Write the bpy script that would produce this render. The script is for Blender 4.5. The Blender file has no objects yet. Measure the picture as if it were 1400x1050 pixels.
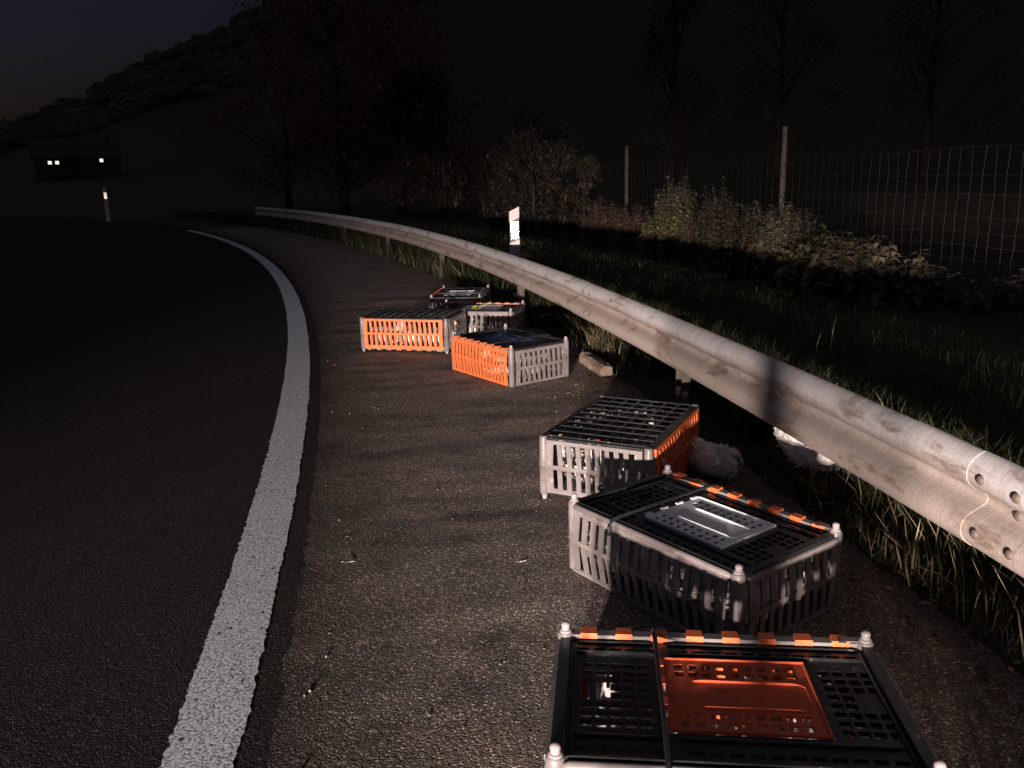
import bpy, bmesh, math, random
from math import radians, sin, cos, pi
from mathutils import Vector, Matrix, Euler, noise

random.seed(7)
scene = bpy.context.scene
col = scene.collection

# ------------------------------------------------------------------ camera
cam_d = bpy.data.cameras.new('camera')
cam = bpy.data.objects.new('camera', cam_d)
col.objects.link(cam)
cam_d.sensor_width = 36.0
cam_d.lens = 36.0 * 1155.99 / 1400.0
cam_d.clip_start = 0.1
cam_d.clip_end = 2000
PITCH, ROLL, CAMH = radians(13.7885), radians(-1.4927), 1.5869
cam.location = (0, 0, CAMH)
cam.rotation_euler = (Matrix.Rotation(pi / 2 - PITCH, 4, 'X') @ Matrix.Rotation(ROLL, 4, 'Z')).to_euler()
scene.camera = cam

# ------------------------------------------------------------------ dusk sky
world = bpy.data.worlds.new('World')
scene.world = world
world.use_nodes = True
wn = world.node_tree
bg = wn.nodes['Background']
sky = wn.nodes.new('ShaderNodeTexSky')
sky.sky_type = 'NISHITA'
sky.sun_disc = False
sky.sun_elevation = radians(-4.0)
sky.sun_rotation = radians(-118.0)
sky.air_density = 1.0
sky.ozone_density = 2.0
hs = wn.nodes.new('ShaderNodeHueSaturation')
hs.inputs['Hue'].default_value = 0.53
hs.inputs['Saturation'].default_value = 0.9
wn.links.new(sky.outputs[0], hs.inputs['Color'])
wn.links.new(hs.outputs[0], bg.inputs[0])
bg.inputs[1].default_value = 0.95

# very soft sun added as a fill to lift the dark tones
sun_d = bpy.data.lights.new('fill_sun', 'SUN')
sun_d.energy = 0.12
sun_d.angle = radians(170)
sun_d.color = (1.0, 0.97, 0.95)
sun = bpy.data.objects.new('fill_sun', sun_d)
sun.rotation_euler = (radians(12), 0, radians(-30))
col.objects.link(sun)

# the two headlamps of the vehicle that stands on the shoulder behind the camera
LAMP_Y, LAMP_Z = -11.0, 1.0
for lx in (-4.0, -2.75):
    ld = bpy.data.lights.new('vehicle_headlamp', 'SPOT')
    ld.energy = 17500
    ld.color = (1.0, 0.81, 0.735)
    ld.spot_size = radians(14.5)
    ld.spot_blend = 1.0
    ld.shadow_soft_size = 0.17
    lo = bpy.data.objects.new('vehicle_headlamp', ld)
    lo.location = (lx, LAMP_Y, LAMP_Z)
    lo.scale = (3.3, 1.0, 1.0)          # a headlamp throws a wide flat beam
    tgt = Vector((2.2, 8.0, 0.25))
    lo.rotation_euler = (tgt - Vector(lo.location)).to_track_quat('-Z', 'Y').to_euler()
    col.objects.link(lo)

# weak all-round lamp added between the headlamps to brighten the far reflector
pd_ = bpy.data.lights.new('reflector_fill_lamp', 'POINT')
pd_.energy = 500; pd_.color = (1.0, 0.84, 0.76); pd_.shadow_soft_size = 0.06
po_ = bpy.data.objects.new('reflector_fill_lamp', pd_); po_.location = (-3.4, LAMP_Y, 0.95); col.objects.link(po_)

scene.view_settings.view_transform = 'Standard'
scene.view_settings.look = 'None'
scene.view_settings.gamma = 1.0
scene.view_settings.use_curve_mapping = False
scene.view_settings.exposure = 0.0
scene.render.engine = 'CYCLES'
scene.cycles.max_bounces = 5
scene.cycles.use_denoising = True

# ------------------------------------------------------------------ helpers
def tag(o, label=None, cat=None, group=None, kind=None):
    if label: o['label'] = label
    if cat: o['category'] = cat
    if group: o['group'] = group
    if kind: o['kind'] = kind
    return o

def empty(name, loc=(0, 0, 0), rz=0.0):
    o = bpy.data.objects.new(name, None)
    o.empty_display_size = 0.1
    col.objects.link(o)
    o.location = loc
    o.rotation_euler = (0, 0, rz)
    return o

def link(name, me, parent=None, loc=None, rot=None):
    o = bpy.data.objects.new(name, me)
    col.objects.link(o)
    if parent: o.parent = parent
    if loc is not None: o.location = loc
    if rot is not None: o.rotation_euler = rot
    return o

class MB:
    """collects geometry for one mesh"""
    def __init__(s):
        s.v = []; s.f = []; s.uv = None
    def add(s, vs, fs, M=None):
        b = len(s.v)
        if M is not None: vs = [tuple(M @ Vector(p)) for p in vs]
        s.v += [tuple(p) for p in vs]
        s.f += [tuple(i + b for i in q) for q in fs]
        return s
    def box(s, x0, x1, y0, y1, z0, z1, M=None):
        vs = [(x0,y0,z0),(x1,y0,z0),(x1,y1,z0),(x0,y1,z0),(x0,y0,z1),(x1,y0,z1),(x1,y1,z1),(x0,y1,z1)]
        return s.add(vs, [(0,3,2,1),(4,5,6,7),(0,1,5,4),(1,2,6,5),(2,3,7,6),(3,0,4,7)], M)
    def plate(s, xs, ys, hole, z0, z1, M=None):
        """flat plate cut into cells; hole(x, y) tells where it is open"""
        nx, ny = len(xs) - 1, len(ys) - 1
        fill = [[not hole((xs[i]+xs[i+1])/2, (ys[j]+ys[j+1])/2) for j in range(ny)] for i in range(nx)]
        idx = {}; vs = []; fs = []
        def V(i, j, k):
            key = (i, j, k)
            if key not in idx:
                idx[key] = len(vs); vs.append((xs[i], ys[j], z1 if k else z0))
            return idx[key]
        F = lambda i, j: 0 <= i < nx and 0 <= j < ny and fill[i][j]
        for i in range(nx):
            for j in range(ny):
                if not fill[i][j]: continue
                fs.append((V(i,j,1),V(i+1,j,1),V(i+1,j+1,1),V(i,j+1,1)))
                fs.append((V(i,j,0),V(i,j+1,0),V(i+1,j+1,0),V(i+1,j,0)))
                if not F(i-1,j): fs.append((V(i,j,0),V(i,j,1),V(i,j+1,1),V(i,j+1,0)))
                if not F(i+1,j): fs.append((V(i+1,j,0),V(i+1,j+1,0),V(i+1,j+1,1),V(i+1,j,1)))
                if not F(i,j-1): fs.append((V(i,j,0),V(i+1,j,0),V(i+1,j,1),V(i,j,1)))
                if not F(i,j+1): fs.append((V(i,j+1,0),V(i,j+1,1),V(i+1,j+1,1),V(i+1,j+1,0)))
        return s.add(vs, fs, M)
    def lathe(s, prof, n=12, M=None, axis=(0, 0)):
        vs = []; fs = []
        for r, z in prof:
            for k in range(n):
                a = 2*pi*k/n
                vs.append((axis[0]+r*cos(a), axis[1]+r*sin(a), z))
        for i in range(len(prof)-1):
            for k in range(n):
                fs.append((i*n+k, i*n+(k+1)%n, (i+1)*n+(k+1)%n, (i+1)*n+k))
        fs.append(tuple(range(n-1, -1, -1)))
        fs.append(tuple((len(prof)-1)*n+k for k in range(n)))
        return s.add(vs, fs, M)
    def tube(s, pts, rads, n=6, M=None):
        pts = [Vector(p) for p in pts]
        vs = []; fs = []
        up = Vector((0.13, 0.31, 0.94))
        for i, p in enumerate(pts):
            d = (pts[min(i+1, len(pts)-1)] - pts[max(i-1, 0)]).normalized()
            a = d.cross(up)
            if a.length < 1e-4: a = d.cross(Vector((1, 0, 0)))
            a.normalize(); b = d.cross(a)
            r = rads[i] if isinstance(rads, (list, tuple)) else rads
            for k in range(n):
                t = 2*pi*k/n
                vs.append(tuple(p + a*(r*cos(t)) + b*(r*sin(t))))
        for i in range(len(pts)-1):
            for k in range(n):
                fs.append((i*n+k, i*n+(k+1)%n, (i+1)*n+(k+1)%n, (i+1)*n+k))
        fs.append(tuple(range(n-1, -1, -1)))
        fs.append(tuple((len(pts)-1)*n+k for k in range(n)))
        return s.add(vs, fs, M)
    def mesh(s, name, mat=None, smooth=False, angle=None):
        me = bpy.data.meshes.new(name)
        me.from_pydata(s.v, [], s.f)
        if mat: me.materials.append(mat)
        if smooth:
            me.polygons.foreach_set('use_smooth', [True]*len(me.polygons))
            if angle: me.set_sharp_from_angle(angle=radians(angle))
        me.update()
        return me
    def build(s, name, mat=None, parent=None, smooth=False, angle=None, loc=None, rot=None):
        return link(name, s.mesh(name, mat, smooth, angle), parent, loc, rot)

def copy_tree(o, parent=None):
    c = o.copy(); col.objects.link(c); c.parent = parent
    for ch in list(o.children): copy_tree(ch, c)
    return c

# ------------------------------------------------------------------ materials
def mat(name, base, rough=0.6, metal=0.0, spec=0.5):
    m = bpy.data.materials.new(name); m.use_nodes = True
    nt = m.node_tree; b = nt.nodes['Principled BSDF']
    b.inputs['Base Color'].default_value = (*base, 1)
    b.inputs['Roughness'].default_value = rough
    b.inputs['Metallic'].default_value = metal
    b.inputs['Specular IOR Level'].default_value = spec
    return m, nt, b

def nd(nt, t, **kw):
    n = nt.nodes.new(t)
    for k, v in kw.items():
        if k in n.inputs: n.inputs[k].default_value = v
        else: setattr(n, k, v)
    return n

def coords(nt, which='Object', scale=(1, 1, 1)):
    tc = nd(nt, 'ShaderNodeTexCoord'); mp = nd(nt, 'ShaderNodeMapping')
    mp.inputs['Scale'].default_value = scale
    nt.links.new(tc.outputs[which], mp.inputs[0])
    return mp.outputs[0]

def ramp(nt, fac, stops):
    r = nd(nt, 'ShaderNodeValToRGB'); e = r.color_ramp.elements
    while len(e) < len(stops): e.new(0.5)
    for q, (p, c) in zip(e, stops):
        q.position = p; q.color = (*c, 1) if len(c) == 3 else c
    nt.links.new(fac, r.inputs[0])
    return r.outputs[0]

def noise_tex(nt, vec, scale, detail=4, rough=0.55):
    n = nd(nt, 'ShaderNodeTexNoise'); n.inputs['Scale'].default_value = scale
    n.inputs['Detail'].default_value = detail; n.inputs['Roughness'].default_value = rough
    nt.links.new(vec, n.inputs['Vector'])
    return n.outputs[0]

def bump(nt, b, height, strength, dist):
    bp = nd(nt, 'ShaderNodeBump'); bp.inputs['Strength'].default_value = strength
    bp.inputs['Distance'].default_value = dist
    nt.links.new(height, bp.inputs['Height']); nt.links.new(bp.outputs[0], b.inputs['Normal'])
    return bp

def plastic(name, base, rough=0.42, dirt=0.35, dirtcol=(0.10, 0.085, 0.07), spatter=0.0):
    m, nt, b = mat(name, base, rough)
    v = coords(nt)
    f = noise_tex(nt, v, 9, 6, 0.65)
    c = ramp(nt, f, [(0.35, tuple(x*(1-dirt) + dirt*d for x, d in zip(base, dirtcol))), (0.62, base), (0.8, tuple(min(1, x*1.12) for x in base))])
    if spatter:
        sp = noise_tex(nt, v, 26, 3, 0.5)
        sm = ramp(nt, sp, [(0.66, (0, 0, 0)), (0.71, (spatter, spatter, spatter))])
        mx = nd(nt, 'ShaderNodeMix', data_type='RGBA'); nt.links.new(sm, mx.inputs[0]); nt.links.new(c, mx.inputs[6]); mx.inputs[7].default_value = (0.36, 0.33, 0.27, 1)
        c = mx.outputs[2]
    nt.links.new(c, b.inputs['Base Color'])
    f2 = noise_tex(nt, v, 30, 4, 0.6)
    r = ramp(nt, f2, [(0.3, (rough-0.1,)*3), (0.7, (min(1, rough+0.2),)*3)])
    nt.links.new(r, b.inputs['Roughness'])
    bump(nt, b, noise_tex(nt, v, 120, 3), 0.12, 0.002)
    return m

M_GREY = plastic('grey_plastic', (0.19, 0.172, 0.172), dirt=0.55, dirtcol=(0.07, 0.055, 0.042), spatter=0.5)
M_ORANGE = plastic('orange_plastic', (0.78, 0.165, 0.048), dirt=0.38, dirtcol=(0.16, 0.06, 0.03), spatter=0.4)
M_KNOB = plastic('worn_grey_plastic', (0.30, 0.275, 0.275), rough=0.26, dirt=0.2)
M_LID = plastic('black_plastic', (0.012, 0.015, 0.018), rough=0.34, dirt=0.25, dirtcol=(0.03, 0.028, 0.026), spatter=0.35)
M_DOOR_G = plastic('light_grey_plastic', (0.82, 0.86, 0.89), rough=0.68, dirt=0.12)
M_DOOR_O = plastic('red_orange_plastic', (0.58, 0.09, 0.032), rough=0.66, dirt=0.15)
M_DOOR_B = plastic('blue_plastic', (0.03, 0.05, 0.20), rough=0.36, dirt=0.2)

def asphalt(name, dark, light, brown, grain, bstr, bdist, seam=False):
    m, nt, b = mat(name, dark, 0.95, spec=0.12)
    v = coords(nt)
    vo = nd(nt, 'ShaderNodeTexVoronoi'); vo.inputs['Scale'].default_value = grain
    nt.links.new(v, vo.inputs['Vector'])
    vo2 = nd(nt, 'ShaderNodeTexVoronoi'); vo2.inputs['Scale'].default_value = grain*0.42
    nt.links.new(v, vo2.inputs['Vector'])
    stone = nd(nt, 'ShaderNodeSeparateColor'); nt.links.new(vo.outputs['Color'], stone.inputs[0])
    c1 = ramp(nt, stone.outputs[0], [(0.0, dark), (0.55, tuple((a+c)/2 for a, c in zip(dark, light))), (0.84, light), (0.93, tuple(min(1, x*1.7) for x in light)), (1.0, tuple(min(1, x*3.2) for x in light))])
    big = noise_tex(nt, v, 0.9, 6, 0.6)
    msk = ramp(nt, big, [(0.42, (0, 0, 0)), (0.66, (1, 1, 1))])
    mx = nd(nt, 'ShaderNodeMix', data_type='RGBA')
    nt.links.new(msk, mx.inputs[0]); nt.links.new(c1, mx.inputs[6])
    mul = nd(nt, 'ShaderNodeMix', data_type='RGBA', blend_type='MULTIPLY'); mul.inputs[0].default_value = 1
    nt.links.new(c1, mul.inputs[6]); mul.inputs[7].default_value = (*brown, 1)
    nt.links.new(mul.outputs[2], mx.inputs[7])
    last = mx.outputs[2]
    if seam:      # the older surface is stained dark along the joint with the new lane, and muddier towards the verge
        tc = nd(nt, 'ShaderNodeTexCoord'); su = nd(nt, 'ShaderNodeSeparateXYZ'); nt.links.new(tc.outputs['UV'], su.inputs[0])
        ma = nd(nt, 'ShaderNodeMath', operation='MULTIPLY_ADD'); ma.inputs[1].default_value = 0.055
        nt.links.new(noise_tex(nt, v, 2.6, 6, 0.65), ma.inputs[0]); nt.links.new(su.outputs[0], ma.inputs[2])
        cr_ = ramp(nt, ma.outputs[0], [(0.030, (0.20, 0.20, 0.21)), (0.046, (0.42, 0.41, 0.40)), (0.085, (0.80, 0.78, 0.76)), (0.14, (1.0, 1.0, 1.0)), (0.26, (0.95, 0.86, 0.76))])
        mm = nd(nt, 'ShaderNodeMix', data_type='RGBA', blend_type='MULTIPLY'); mm.inputs[0].default_value = 1.0
        nt.links.new(last, mm.inputs[6]); nt.links.new(cr_, mm.inputs[7]); last = mm.outputs[2]
        bl = noise_tex(nt, v, 3.3, 7, 0.7)     # oil and damp blotches
        bc = ramp(nt, bl, [(0.33, (0.62, 0.61, 0.60)), (0.47, (0.96, 0.96, 0.96)), (0.7, (1.10, 1.07, 1.02))])
        m3 = nd(nt, 'ShaderNodeMix', data_type='RGBA', blend_type='MULTIPLY'); m3.inputs[0].default_value = 1.0
        nt.links.new(last, m3.inputs[6]); nt.links.new(bc, m3.inputs[7]); last = m3.outputs[2]
    nt.links.new(last, b.inputs['Base Color'])
    mid = noise_tex(nt, v, grain*0.16, 3, 0.6)
    ad = nd(nt, 'ShaderNodeMath', operation='ADD'); 
    inv = nd(nt, 'ShaderNodeMath', operation='MULTIPLY'); inv.inputs[1].default_value = -1.0
    nt.links.new(vo.outputs['Distance'], inv.inputs[0])
    inv2 = nd(nt, 'ShaderNodeMath', operation='MULTIPLY'); inv2.inputs[1].default_value = -0.9
    nt.links.new(vo2.outputs['Distance'], inv2.inputs[0])
    nt.links.new(inv.outputs[0], ad.inputs[0]); nt.links.new(inv2.outputs[0], ad.inputs[1])
    ad2 = nd(nt, 'ShaderNodeMath', operation='MULTIPLY_ADD'); ad2.inputs[1].default_value = 0.55
    nt.links.new(mid, ad2.inputs[0]); nt.links.new(ad.outputs[0], ad2.inputs[2])
    bump(nt, b, ad2.outputs[0], bstr, bdist)
    return m

M_ROAD = asphalt('dark_asphalt', (0.0085, 0.008, 0.0078), (0.027, 0.0245, 0.0235), (1.2, 1.1, 1.05), 190, 0.8, 0.005)
M_SHOULDER = asphalt('worn_asphalt', (0.100, 0.091, 0.083), (0.26, 0.236, 0.214), (1.16, 1.05, 0.97), 165, 1.0, 0.0075, seam=True)

def make_line_mat():
    m, nt, b = mat('worn_white_paint', (0.62, 0.62, 0.62), 0.7)
    v = coords(nt)
    vo = nd(nt, 'ShaderNodeTexVoronoi'); vo.inputs['Scale'].default_value = 34
    nt.links.new(v, vo.inputs['Vector'])
    sp = nd(nt, 'ShaderNodeSeparateColor'); nt.links.new(vo.outputs['Color'], sp.inputs[0])
    pit = nd(nt, 'ShaderNodeMath', operation='MULTIPLY_ADD'); pit.inputs[1].default_value = 1.0
    nt.links.new(vo.outputs['Distance'], pit.inputs[0]); nt.links.new(sp.outputs[0], pit.inputs[2])
    n1 = noise_tex(nt, v, 105, 5, 0.75)
    c1 = ramp(nt, n1, [(0.39, (0.03, 0.03, 0.03)), (0.45, (0.34, 0.38, 0.40)), (0.57, (0.74, 0.82, 0.86)), (0.72, (0.82, 0.90, 0.92))])
    msk = ramp(nt, pit.outputs[0], [(0.26, (1, 1, 1)), (0.33, (0, 0, 0))])
    mx = nd(nt, 'ShaderNodeMix', data_type='RGBA')
    nt.links.new(msk, mx.inputs[0]); nt.links.new(c1, mx.inputs[6]); mx.inputs[7].default_value = (0.03, 0.03, 0.03, 1)
    nt.links.new(mx.outputs[2], b.inputs['Base Color'])
    bump(nt, b, n1, 0.9, 0.006)
    return m
M_LINE = make_line_mat()

def make_soil():
    m, nt, b = mat('soil_and_turf', (0.05, 0.045, 0.03), 0.95, spec=0.2)
    v = coords(nt)
    f = noise_tex(nt, v, 1.7, 8, 0.7)
    c = ramp(nt, f, [(0.3, (0.030, 0.026, 0.018)), (0.5, (0.045, 0.045, 0.022)), (0.7, (0.055, 0.065, 0.028))])
    nt.links.new(c, b.inputs['Base Color'])
    bump(nt, b, noise_tex(nt, v, 25, 6, 0.7), 0.8, 0.03)
    return m
M_SOIL = make_soil()

def make_steel():
    m, nt, b = mat('galvanised_steel', (0.45, 0.42, 0.41), 0.68, metal=0.0, spec=0.3)
    tc = nd(nt, 'ShaderNodeTexCoord')
    def mp(sc):
        n = nd(nt, 'ShaderNodeMapping'); n.inputs['Scale'].default_value = sc
        nt.links.new(tc.outputs['UV'], n.inputs[0]); return n.outputs[0]
    streak = noise_tex(nt, mp((75, 1.2, 1)), 1.0, 2, 0.5)      # fine upright runs
    blot = noise_tex(nt, mp((2.6, 9, 1)), 1.0, 7, 0.68)        # mud and algae
    fine = noise_tex(nt, mp((120, 120, 1)), 1.0, 4, 0.6)
    base = ramp(nt, streak, [(0.32, (0.40, 0.385, 0.38)), (0.5, (0.46, 0.45, 0.45)), (0.7, (0.51, 0.50, 0.505))])
    msk = ramp(nt, blot, [(0.53, (0, 0, 0)), (0.64, (0.8, 0.8, 0.8))])
    mx = nd(nt, 'ShaderNodeMix', data_type='RGBA'); nt.links.new(msk, mx.inputs[0]); nt.links.new(base, mx.inputs[6])
    mx.inputs[7].default_value = (0.17, 0.125, 0.095, 1)
    # splash dirt with shading painted in: lower wave and valley browner
    suv = nd(nt, 'ShaderNodeSeparateXYZ'); nt.links.new(tc.outputs['UV'], suv.inputs[0])
    low = nd(nt, 'ShaderNodeMath', operation='MULTIPLY_ADD'); low.inputs[1].default_value = 0.16
    nt.links.new(noise_tex(nt, mp((1.3, 6, 1)), 1.0, 5, 0.6), low.inputs[0]); nt.links.new(suv.outputs[1], low.inputs[2])
    lowc = ramp(nt, low.outputs[0], [(0.18, (0.80, 0.71, 0.63)), (0.285, (0.72, 0.64, 0.58)), (0.335, (1, 1, 1))])
    mlow = nd(nt, 'ShaderNodeMix', data_type='RGBA', blend_type='MULTIPLY'); mlow.inputs[0].default_value = 1.0
    nt.links.new(mx.outputs[2], mlow.inputs[6]); nt.links.new(lowc, mlow.inputs[7])
    mx2 = nd(nt, 'ShaderNodeMix', data_type='RGBA', blend_type='MULTIPLY'); mx2.inputs[0].default_value = 0.5
    nt.links.new(mlow.outputs[2], mx2.inputs[6])
    fr = ramp(nt, fine, [(0.35, (0.6, 0.6, 0.6)), (0.6, (1, 1, 1))]); nt.links.new(fr, mx2.inputs[7])
    nt.links.new(mx2.outputs[2], b.inputs['Base Color'])
    bump(nt, b, streak, 0.12, 0.003)
    return m
M_STEEL = make_steel()
M_POST = plastic('dull_zinc_post', (0.085, 0.075, 0.068), rough=0.7, dirt=0.5)
M_RUST = plastic('dark_bolt', (0.10, 0.075, 0.06), rough=0.6)

def leafmat(name, c0, c1, rough=0.5, trans=0.25):
    m, nt, b = mat(name, c0, rough, spec=0.35)
    gi = nd(nt, 'ShaderNodeNewGeometry')
    c = ramp(nt, gi.outputs['Random Per Island'], [(0.0, c0), (0.75, c1), (1.0, tuple(min(1, x*1.5) for x in c1))])
    nt.links.new(c, b.inputs['Base Color'])
    tr = nd(nt, 'ShaderNodeBsdfTranslucent'); nt.links.new(c, tr.inputs[0])
    ms = nd(nt, 'ShaderNodeMixShader'); ms.inputs[0].default_value = trans
    out = nt.nodes['Material Output']
    nt.links.new(b.outputs[0], ms.inputs[1]); nt.links.new(tr.outputs[0], ms.inputs[2]); nt.links.new(ms.outputs[0], out.inputs[0])
    return m
M_LEAF_DULL = leafmat('dull_leaf', (0.046, 0.040, 0.026), (0.115, 0.098, 0.070))
M_LEAF_LIME = leafmat('lime_leaf', (0.065, 0.062, 0.025), (0.15, 0.135, 0.065))
M_LEAF_RED = leafmat('reddish_leaf', (0.055, 0.036, 0.03), (0.115, 0.07, 0.06))
M_LEAF_RUSSET = leafmat('russet_leaf', (0.10, 0.048, 0.026), (0.17, 0.085, 0.045))
M_LEAF_DARK = leafmat('dark_leaf', (0.026, 0.023, 0.015), (0.062, 0.050, 0.036))
M_LEAF_FAR = leafmat('far_leaf', (0.040, 0.038, 0.024), (0.046, 0.042, 0.026), rough=0.9, trans=0.0)
M_GRASS = leafmat('grass_blade', (0.016, 0.021, 0.007), (0.036, 0.042, 0.014))
M_STRAW = leafmat('dry_blade', (0.16, 0.13, 0.07), (0.34, 0.28, 0.16))
M_LITTER = leafmat('dead_leaf', (0.06, 0.035, 0.02), (0.17, 0.10, 0.05))
M_BARK = plastic('bark', (0.022, 0.017, 0.014), rough=0.9, dirt=0.5, dirtcol=(0.03, 0.03, 0.025))
M_STEM = plastic('stem', (0.06, 0.05, 0.03), rough=0.7)
M_TIMBER = plastic('weathered_timber', (0.024, 0.019, 0.016), rough=0.85, dirt=0.5)
M_WIRE, _, _ = mat('fence_wire', (0.045, 0.036, 0.031), 0.5, 0.0)
M_WHITE, _, _ = mat('white_post_plastic', (0.60, 0.50, 0.49), 0.55)
M_BLACK, _, _ = mat('black_band', (0.012, 0.012, 0.012), 0.5)
M_REFLECT, _, _ = mat('reflector_prisms', (0.95, 0.95, 0.93), 0.16, 1.0)
M_STONE = plastic('edge_stone', (0.34, 0.25, 0.19), rough=0.9, dirt=0.5)
M_CHIP = plastic('stone_chip', (0.15, 0.13, 0.12), rough=0.9, dirt=0.5)

def make_feather_mat():
    m, nt, b = mat('white_feathers', (0.78, 0.76, 0.72), 0.8, spec=0.2)
    v = coords(nt)
    f = noise_tex(nt, v, 22, 5, 0.65)
    c = ramp(nt, f, [(0.3, (0.48, 0.45, 0.40)), (0.55, (0.74, 0.72, 0.68)), (0.8, (0.84, 0.82, 0.78))])
    nt.links.new(c, b.inputs['Base Color'])
    vo = nd(nt, 'ShaderNodeTexVoronoi'); vo.inputs['Scale'].default_value = 38; nt.links.new(v, vo.inputs['Vector'])
    bump(nt, b, vo.outputs['Distance'], 0.7, 0.012)
    return m
M_HEN = make_feather_mat()
M_COMB, _, _ = mat('red_comb', (0.50, 0.04, 0.03), 0.55)
M_BEAK, _, _ = mat('horn_yellow', (0.50, 0.32, 0.10), 0.5)
M_EYE, _, _ = mat('dark_eye', (0.02, 0.01, 0.005), 0.2)

# ------------------------------------------------------------------ the bend of the road
def ref_x(y): return -0.53437 - 0.1144973*y - 0.00763403*y*y
REF = []     # (s, x, y, tx, ty)
def _build_ref():
    y = -16.0; pts = []
    while y < 30:
        pts.append((ref_x(y), y)); y += 0.05
    dx = -0.1144973 - 2*0.00763403*30; h = math.atan2(1, dx)
    x, y = ref_x(30), 30.0
    for k in range(1400):
        pts.append((x, y)); x += 0.05*cos(h); y += 0.05*sin(h); h += 0.05/90
    s = 0; out = []
    i0 = min(range(len(pts)), key=lambda i: abs(pts[i][1]) + (100 if pts[i][1] > 20 else 0))
    for i, p in enumerate(pts):
        q = pts[min(i+1, len(pts)-1)]; o = pts[max(i-1, 0)]
        t = Vector((q[0]-o[0], q[1]-o[1])).normalized()
        if i: s += math.dist(pts[i-1], p)
        out.append([s, p[0], p[1], t.x, t.y])
    s0 = out[i0][0]
    for r in out: r[0] -= s0
    return out
REF = _build_ref()
S0 = REF[0][0]; S1 = REF[-1][0]
import bisect
_SS = [r[0] for r in REF]
def at(s, off, z=0.0):
    """point at arc length s along the edge line, off metres to its right"""
    i = max(0, min(len(REF)-2, bisect.bisect(_SS, s) - 1))
    a, b = REF[i], REF[i+1]
    f = (s-a[0])/(b[0]-a[0]) if b[0] > a[0] else 0
    x = a[1]+(b[1]-a[1])*f; y = a[2]+(b[2]-a[2])*f
    return Vector((x + a[4]*off, y - a[3]*off, z))
def heading(s):
    i = max(0, min(len(REF)-1, bisect.bisect(_SS, s)))
    return math.atan2(REF[i][4], REF[i][3])
COARSE = REF[::20]
def off_of(x, y):
    best = None
    for r in COARSE:
        d = (r[1]-x)**2 + (r[2]-y)**2
        if best is None or d < best[0]: best = (d, r)
    r = best[1]
    return (x-r[1])*r[4] - (y-r[2])*r[3], r[0]

def sstep(a, b, x):
    t = max(0.0, min(1.0, (x-a)/(b-a))); return t*t*(3-2*t)

RIDGE = [(-180, .06), (-90, .03), (-45, .02), (-36, .03), (-31, .042), (-28, .060), (-25, .082), (-21, .122), (-17, .150), (-13.5, .185), (-9, .235), (0, .32), (12, .40), (30, .42), (60, .40), (110, .25), (180, .06)]
def ridge(az):
    for (a, u), (b, w) in zip(RIDGE, RIDGE[1:]):
        if a <= az <= b: return u + (w-u)*(az-a)/(b-a)
    return .1
def verge_z(off):
    if off > 2.4:
        return 0.05*sstep(2.45, 3.2, off) + 0.25*sstep(3.2, 7.0, off) + 0.6*sstep(8, 20, off)
    if off < -7.9:
        return -0.35*sstep(-8, -14, off)
    return 0.0
def hill_z(x, y):
    r = math.hypot(x, y); az = math.degrees(math.atan2(x, y))
    n0 = 130 - 75*sstep(-12, 10, az)*(1 - sstep(90, 130, az))
    t = max(0.0, min(1.0, (r-n0)/(330-n0)))
    return (ridge(az)*330 + 1.6)*(t**2.2)
def ground_z(x, y):
    off, s = off_of(x, y)
    under = -0.06*(1 - sstep(2.40, 2.50, off))*sstep(-8.3, -7.9, off)
    bumpy = 0.03*noise.noise(Vector((x*0.8, y*0.8, 0)))*sstep(2.6, 3.4, off)
    return verge_z(off) + under + bumpy + hill_z(x, y)

# ground sheet (verges, fields and the hillside as one)
def build_ground():
    def axis(lo, hi, n, c, fine):
        out = []
        for i in range(n+1):
            t = -1 + 2*i/n
            u = math.copysign(abs(t)**3.2, t)
            out.append(c + (u*(hi-c) if u > 0 else -u*(lo-c)) + t*fine)
        return out
    xs = axis(-420, 420, 150, 2.0, 8.0); ys = axis(-300, 420, 150, 7.0, 12.0)
    vs = [(x, y, ground_z(x, y)) for y in ys for x in xs]
    nx = len(xs)
    fs = [(j*nx+i, j*nx+i+1, (j+1)*nx+i+1, (j+1)*nx+i) for j in range(len(ys)-1) for i in range(nx-1)]
    m = MB(); m.add(vs, fs)
    return tag(m.build('ground', M_SOIL, smooth=True), kind='structure')
build_ground()

def frange(a, b, st):
    out = []
    while a < b: out.append(a); a += st
    out.append(b); return out

def strip(name, ss, offs, zf, m, jag=0.0):
    vs = []; fs = []; n = len(offs)
    for i, s in enumerate(ss):
        for j, o in enumerate(offs):
            oo = o
            if jag and j in (0, n-1):
                oo += jag*(0.5*random.uniform(-1, 1) + 1.1*noise.noise(Vector((s*23, j*7.7, 0))) + 0.9*noise.noise(Vector((s*4.1, j*3.3, 5))))
            p = at(s, oo); vs.append((p.x, p.y, zf(s, oo, p)))
    for i in range(len(ss)-1):
        for j in range(n-1):
            a = i*n+j; fs.append((a, a+1, a+n+1, a+n))
    mb = MB(); mb.add(vs, fs)
    o = mb.build(name, m, smooth=True)
    uv = o.data.uv_layers.new(name='UVMap'); flat = [0.0]*(2*len(o.data.loops))
    for l in o.data.loops:
        flat[2*l.index] = offs[l.vertex_index % n]/10.0; flat[2*l.index+1] = ss[l.vertex_index//n]/10.0
    uv.data.foreach_set('uv', flat)
    return o

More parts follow.
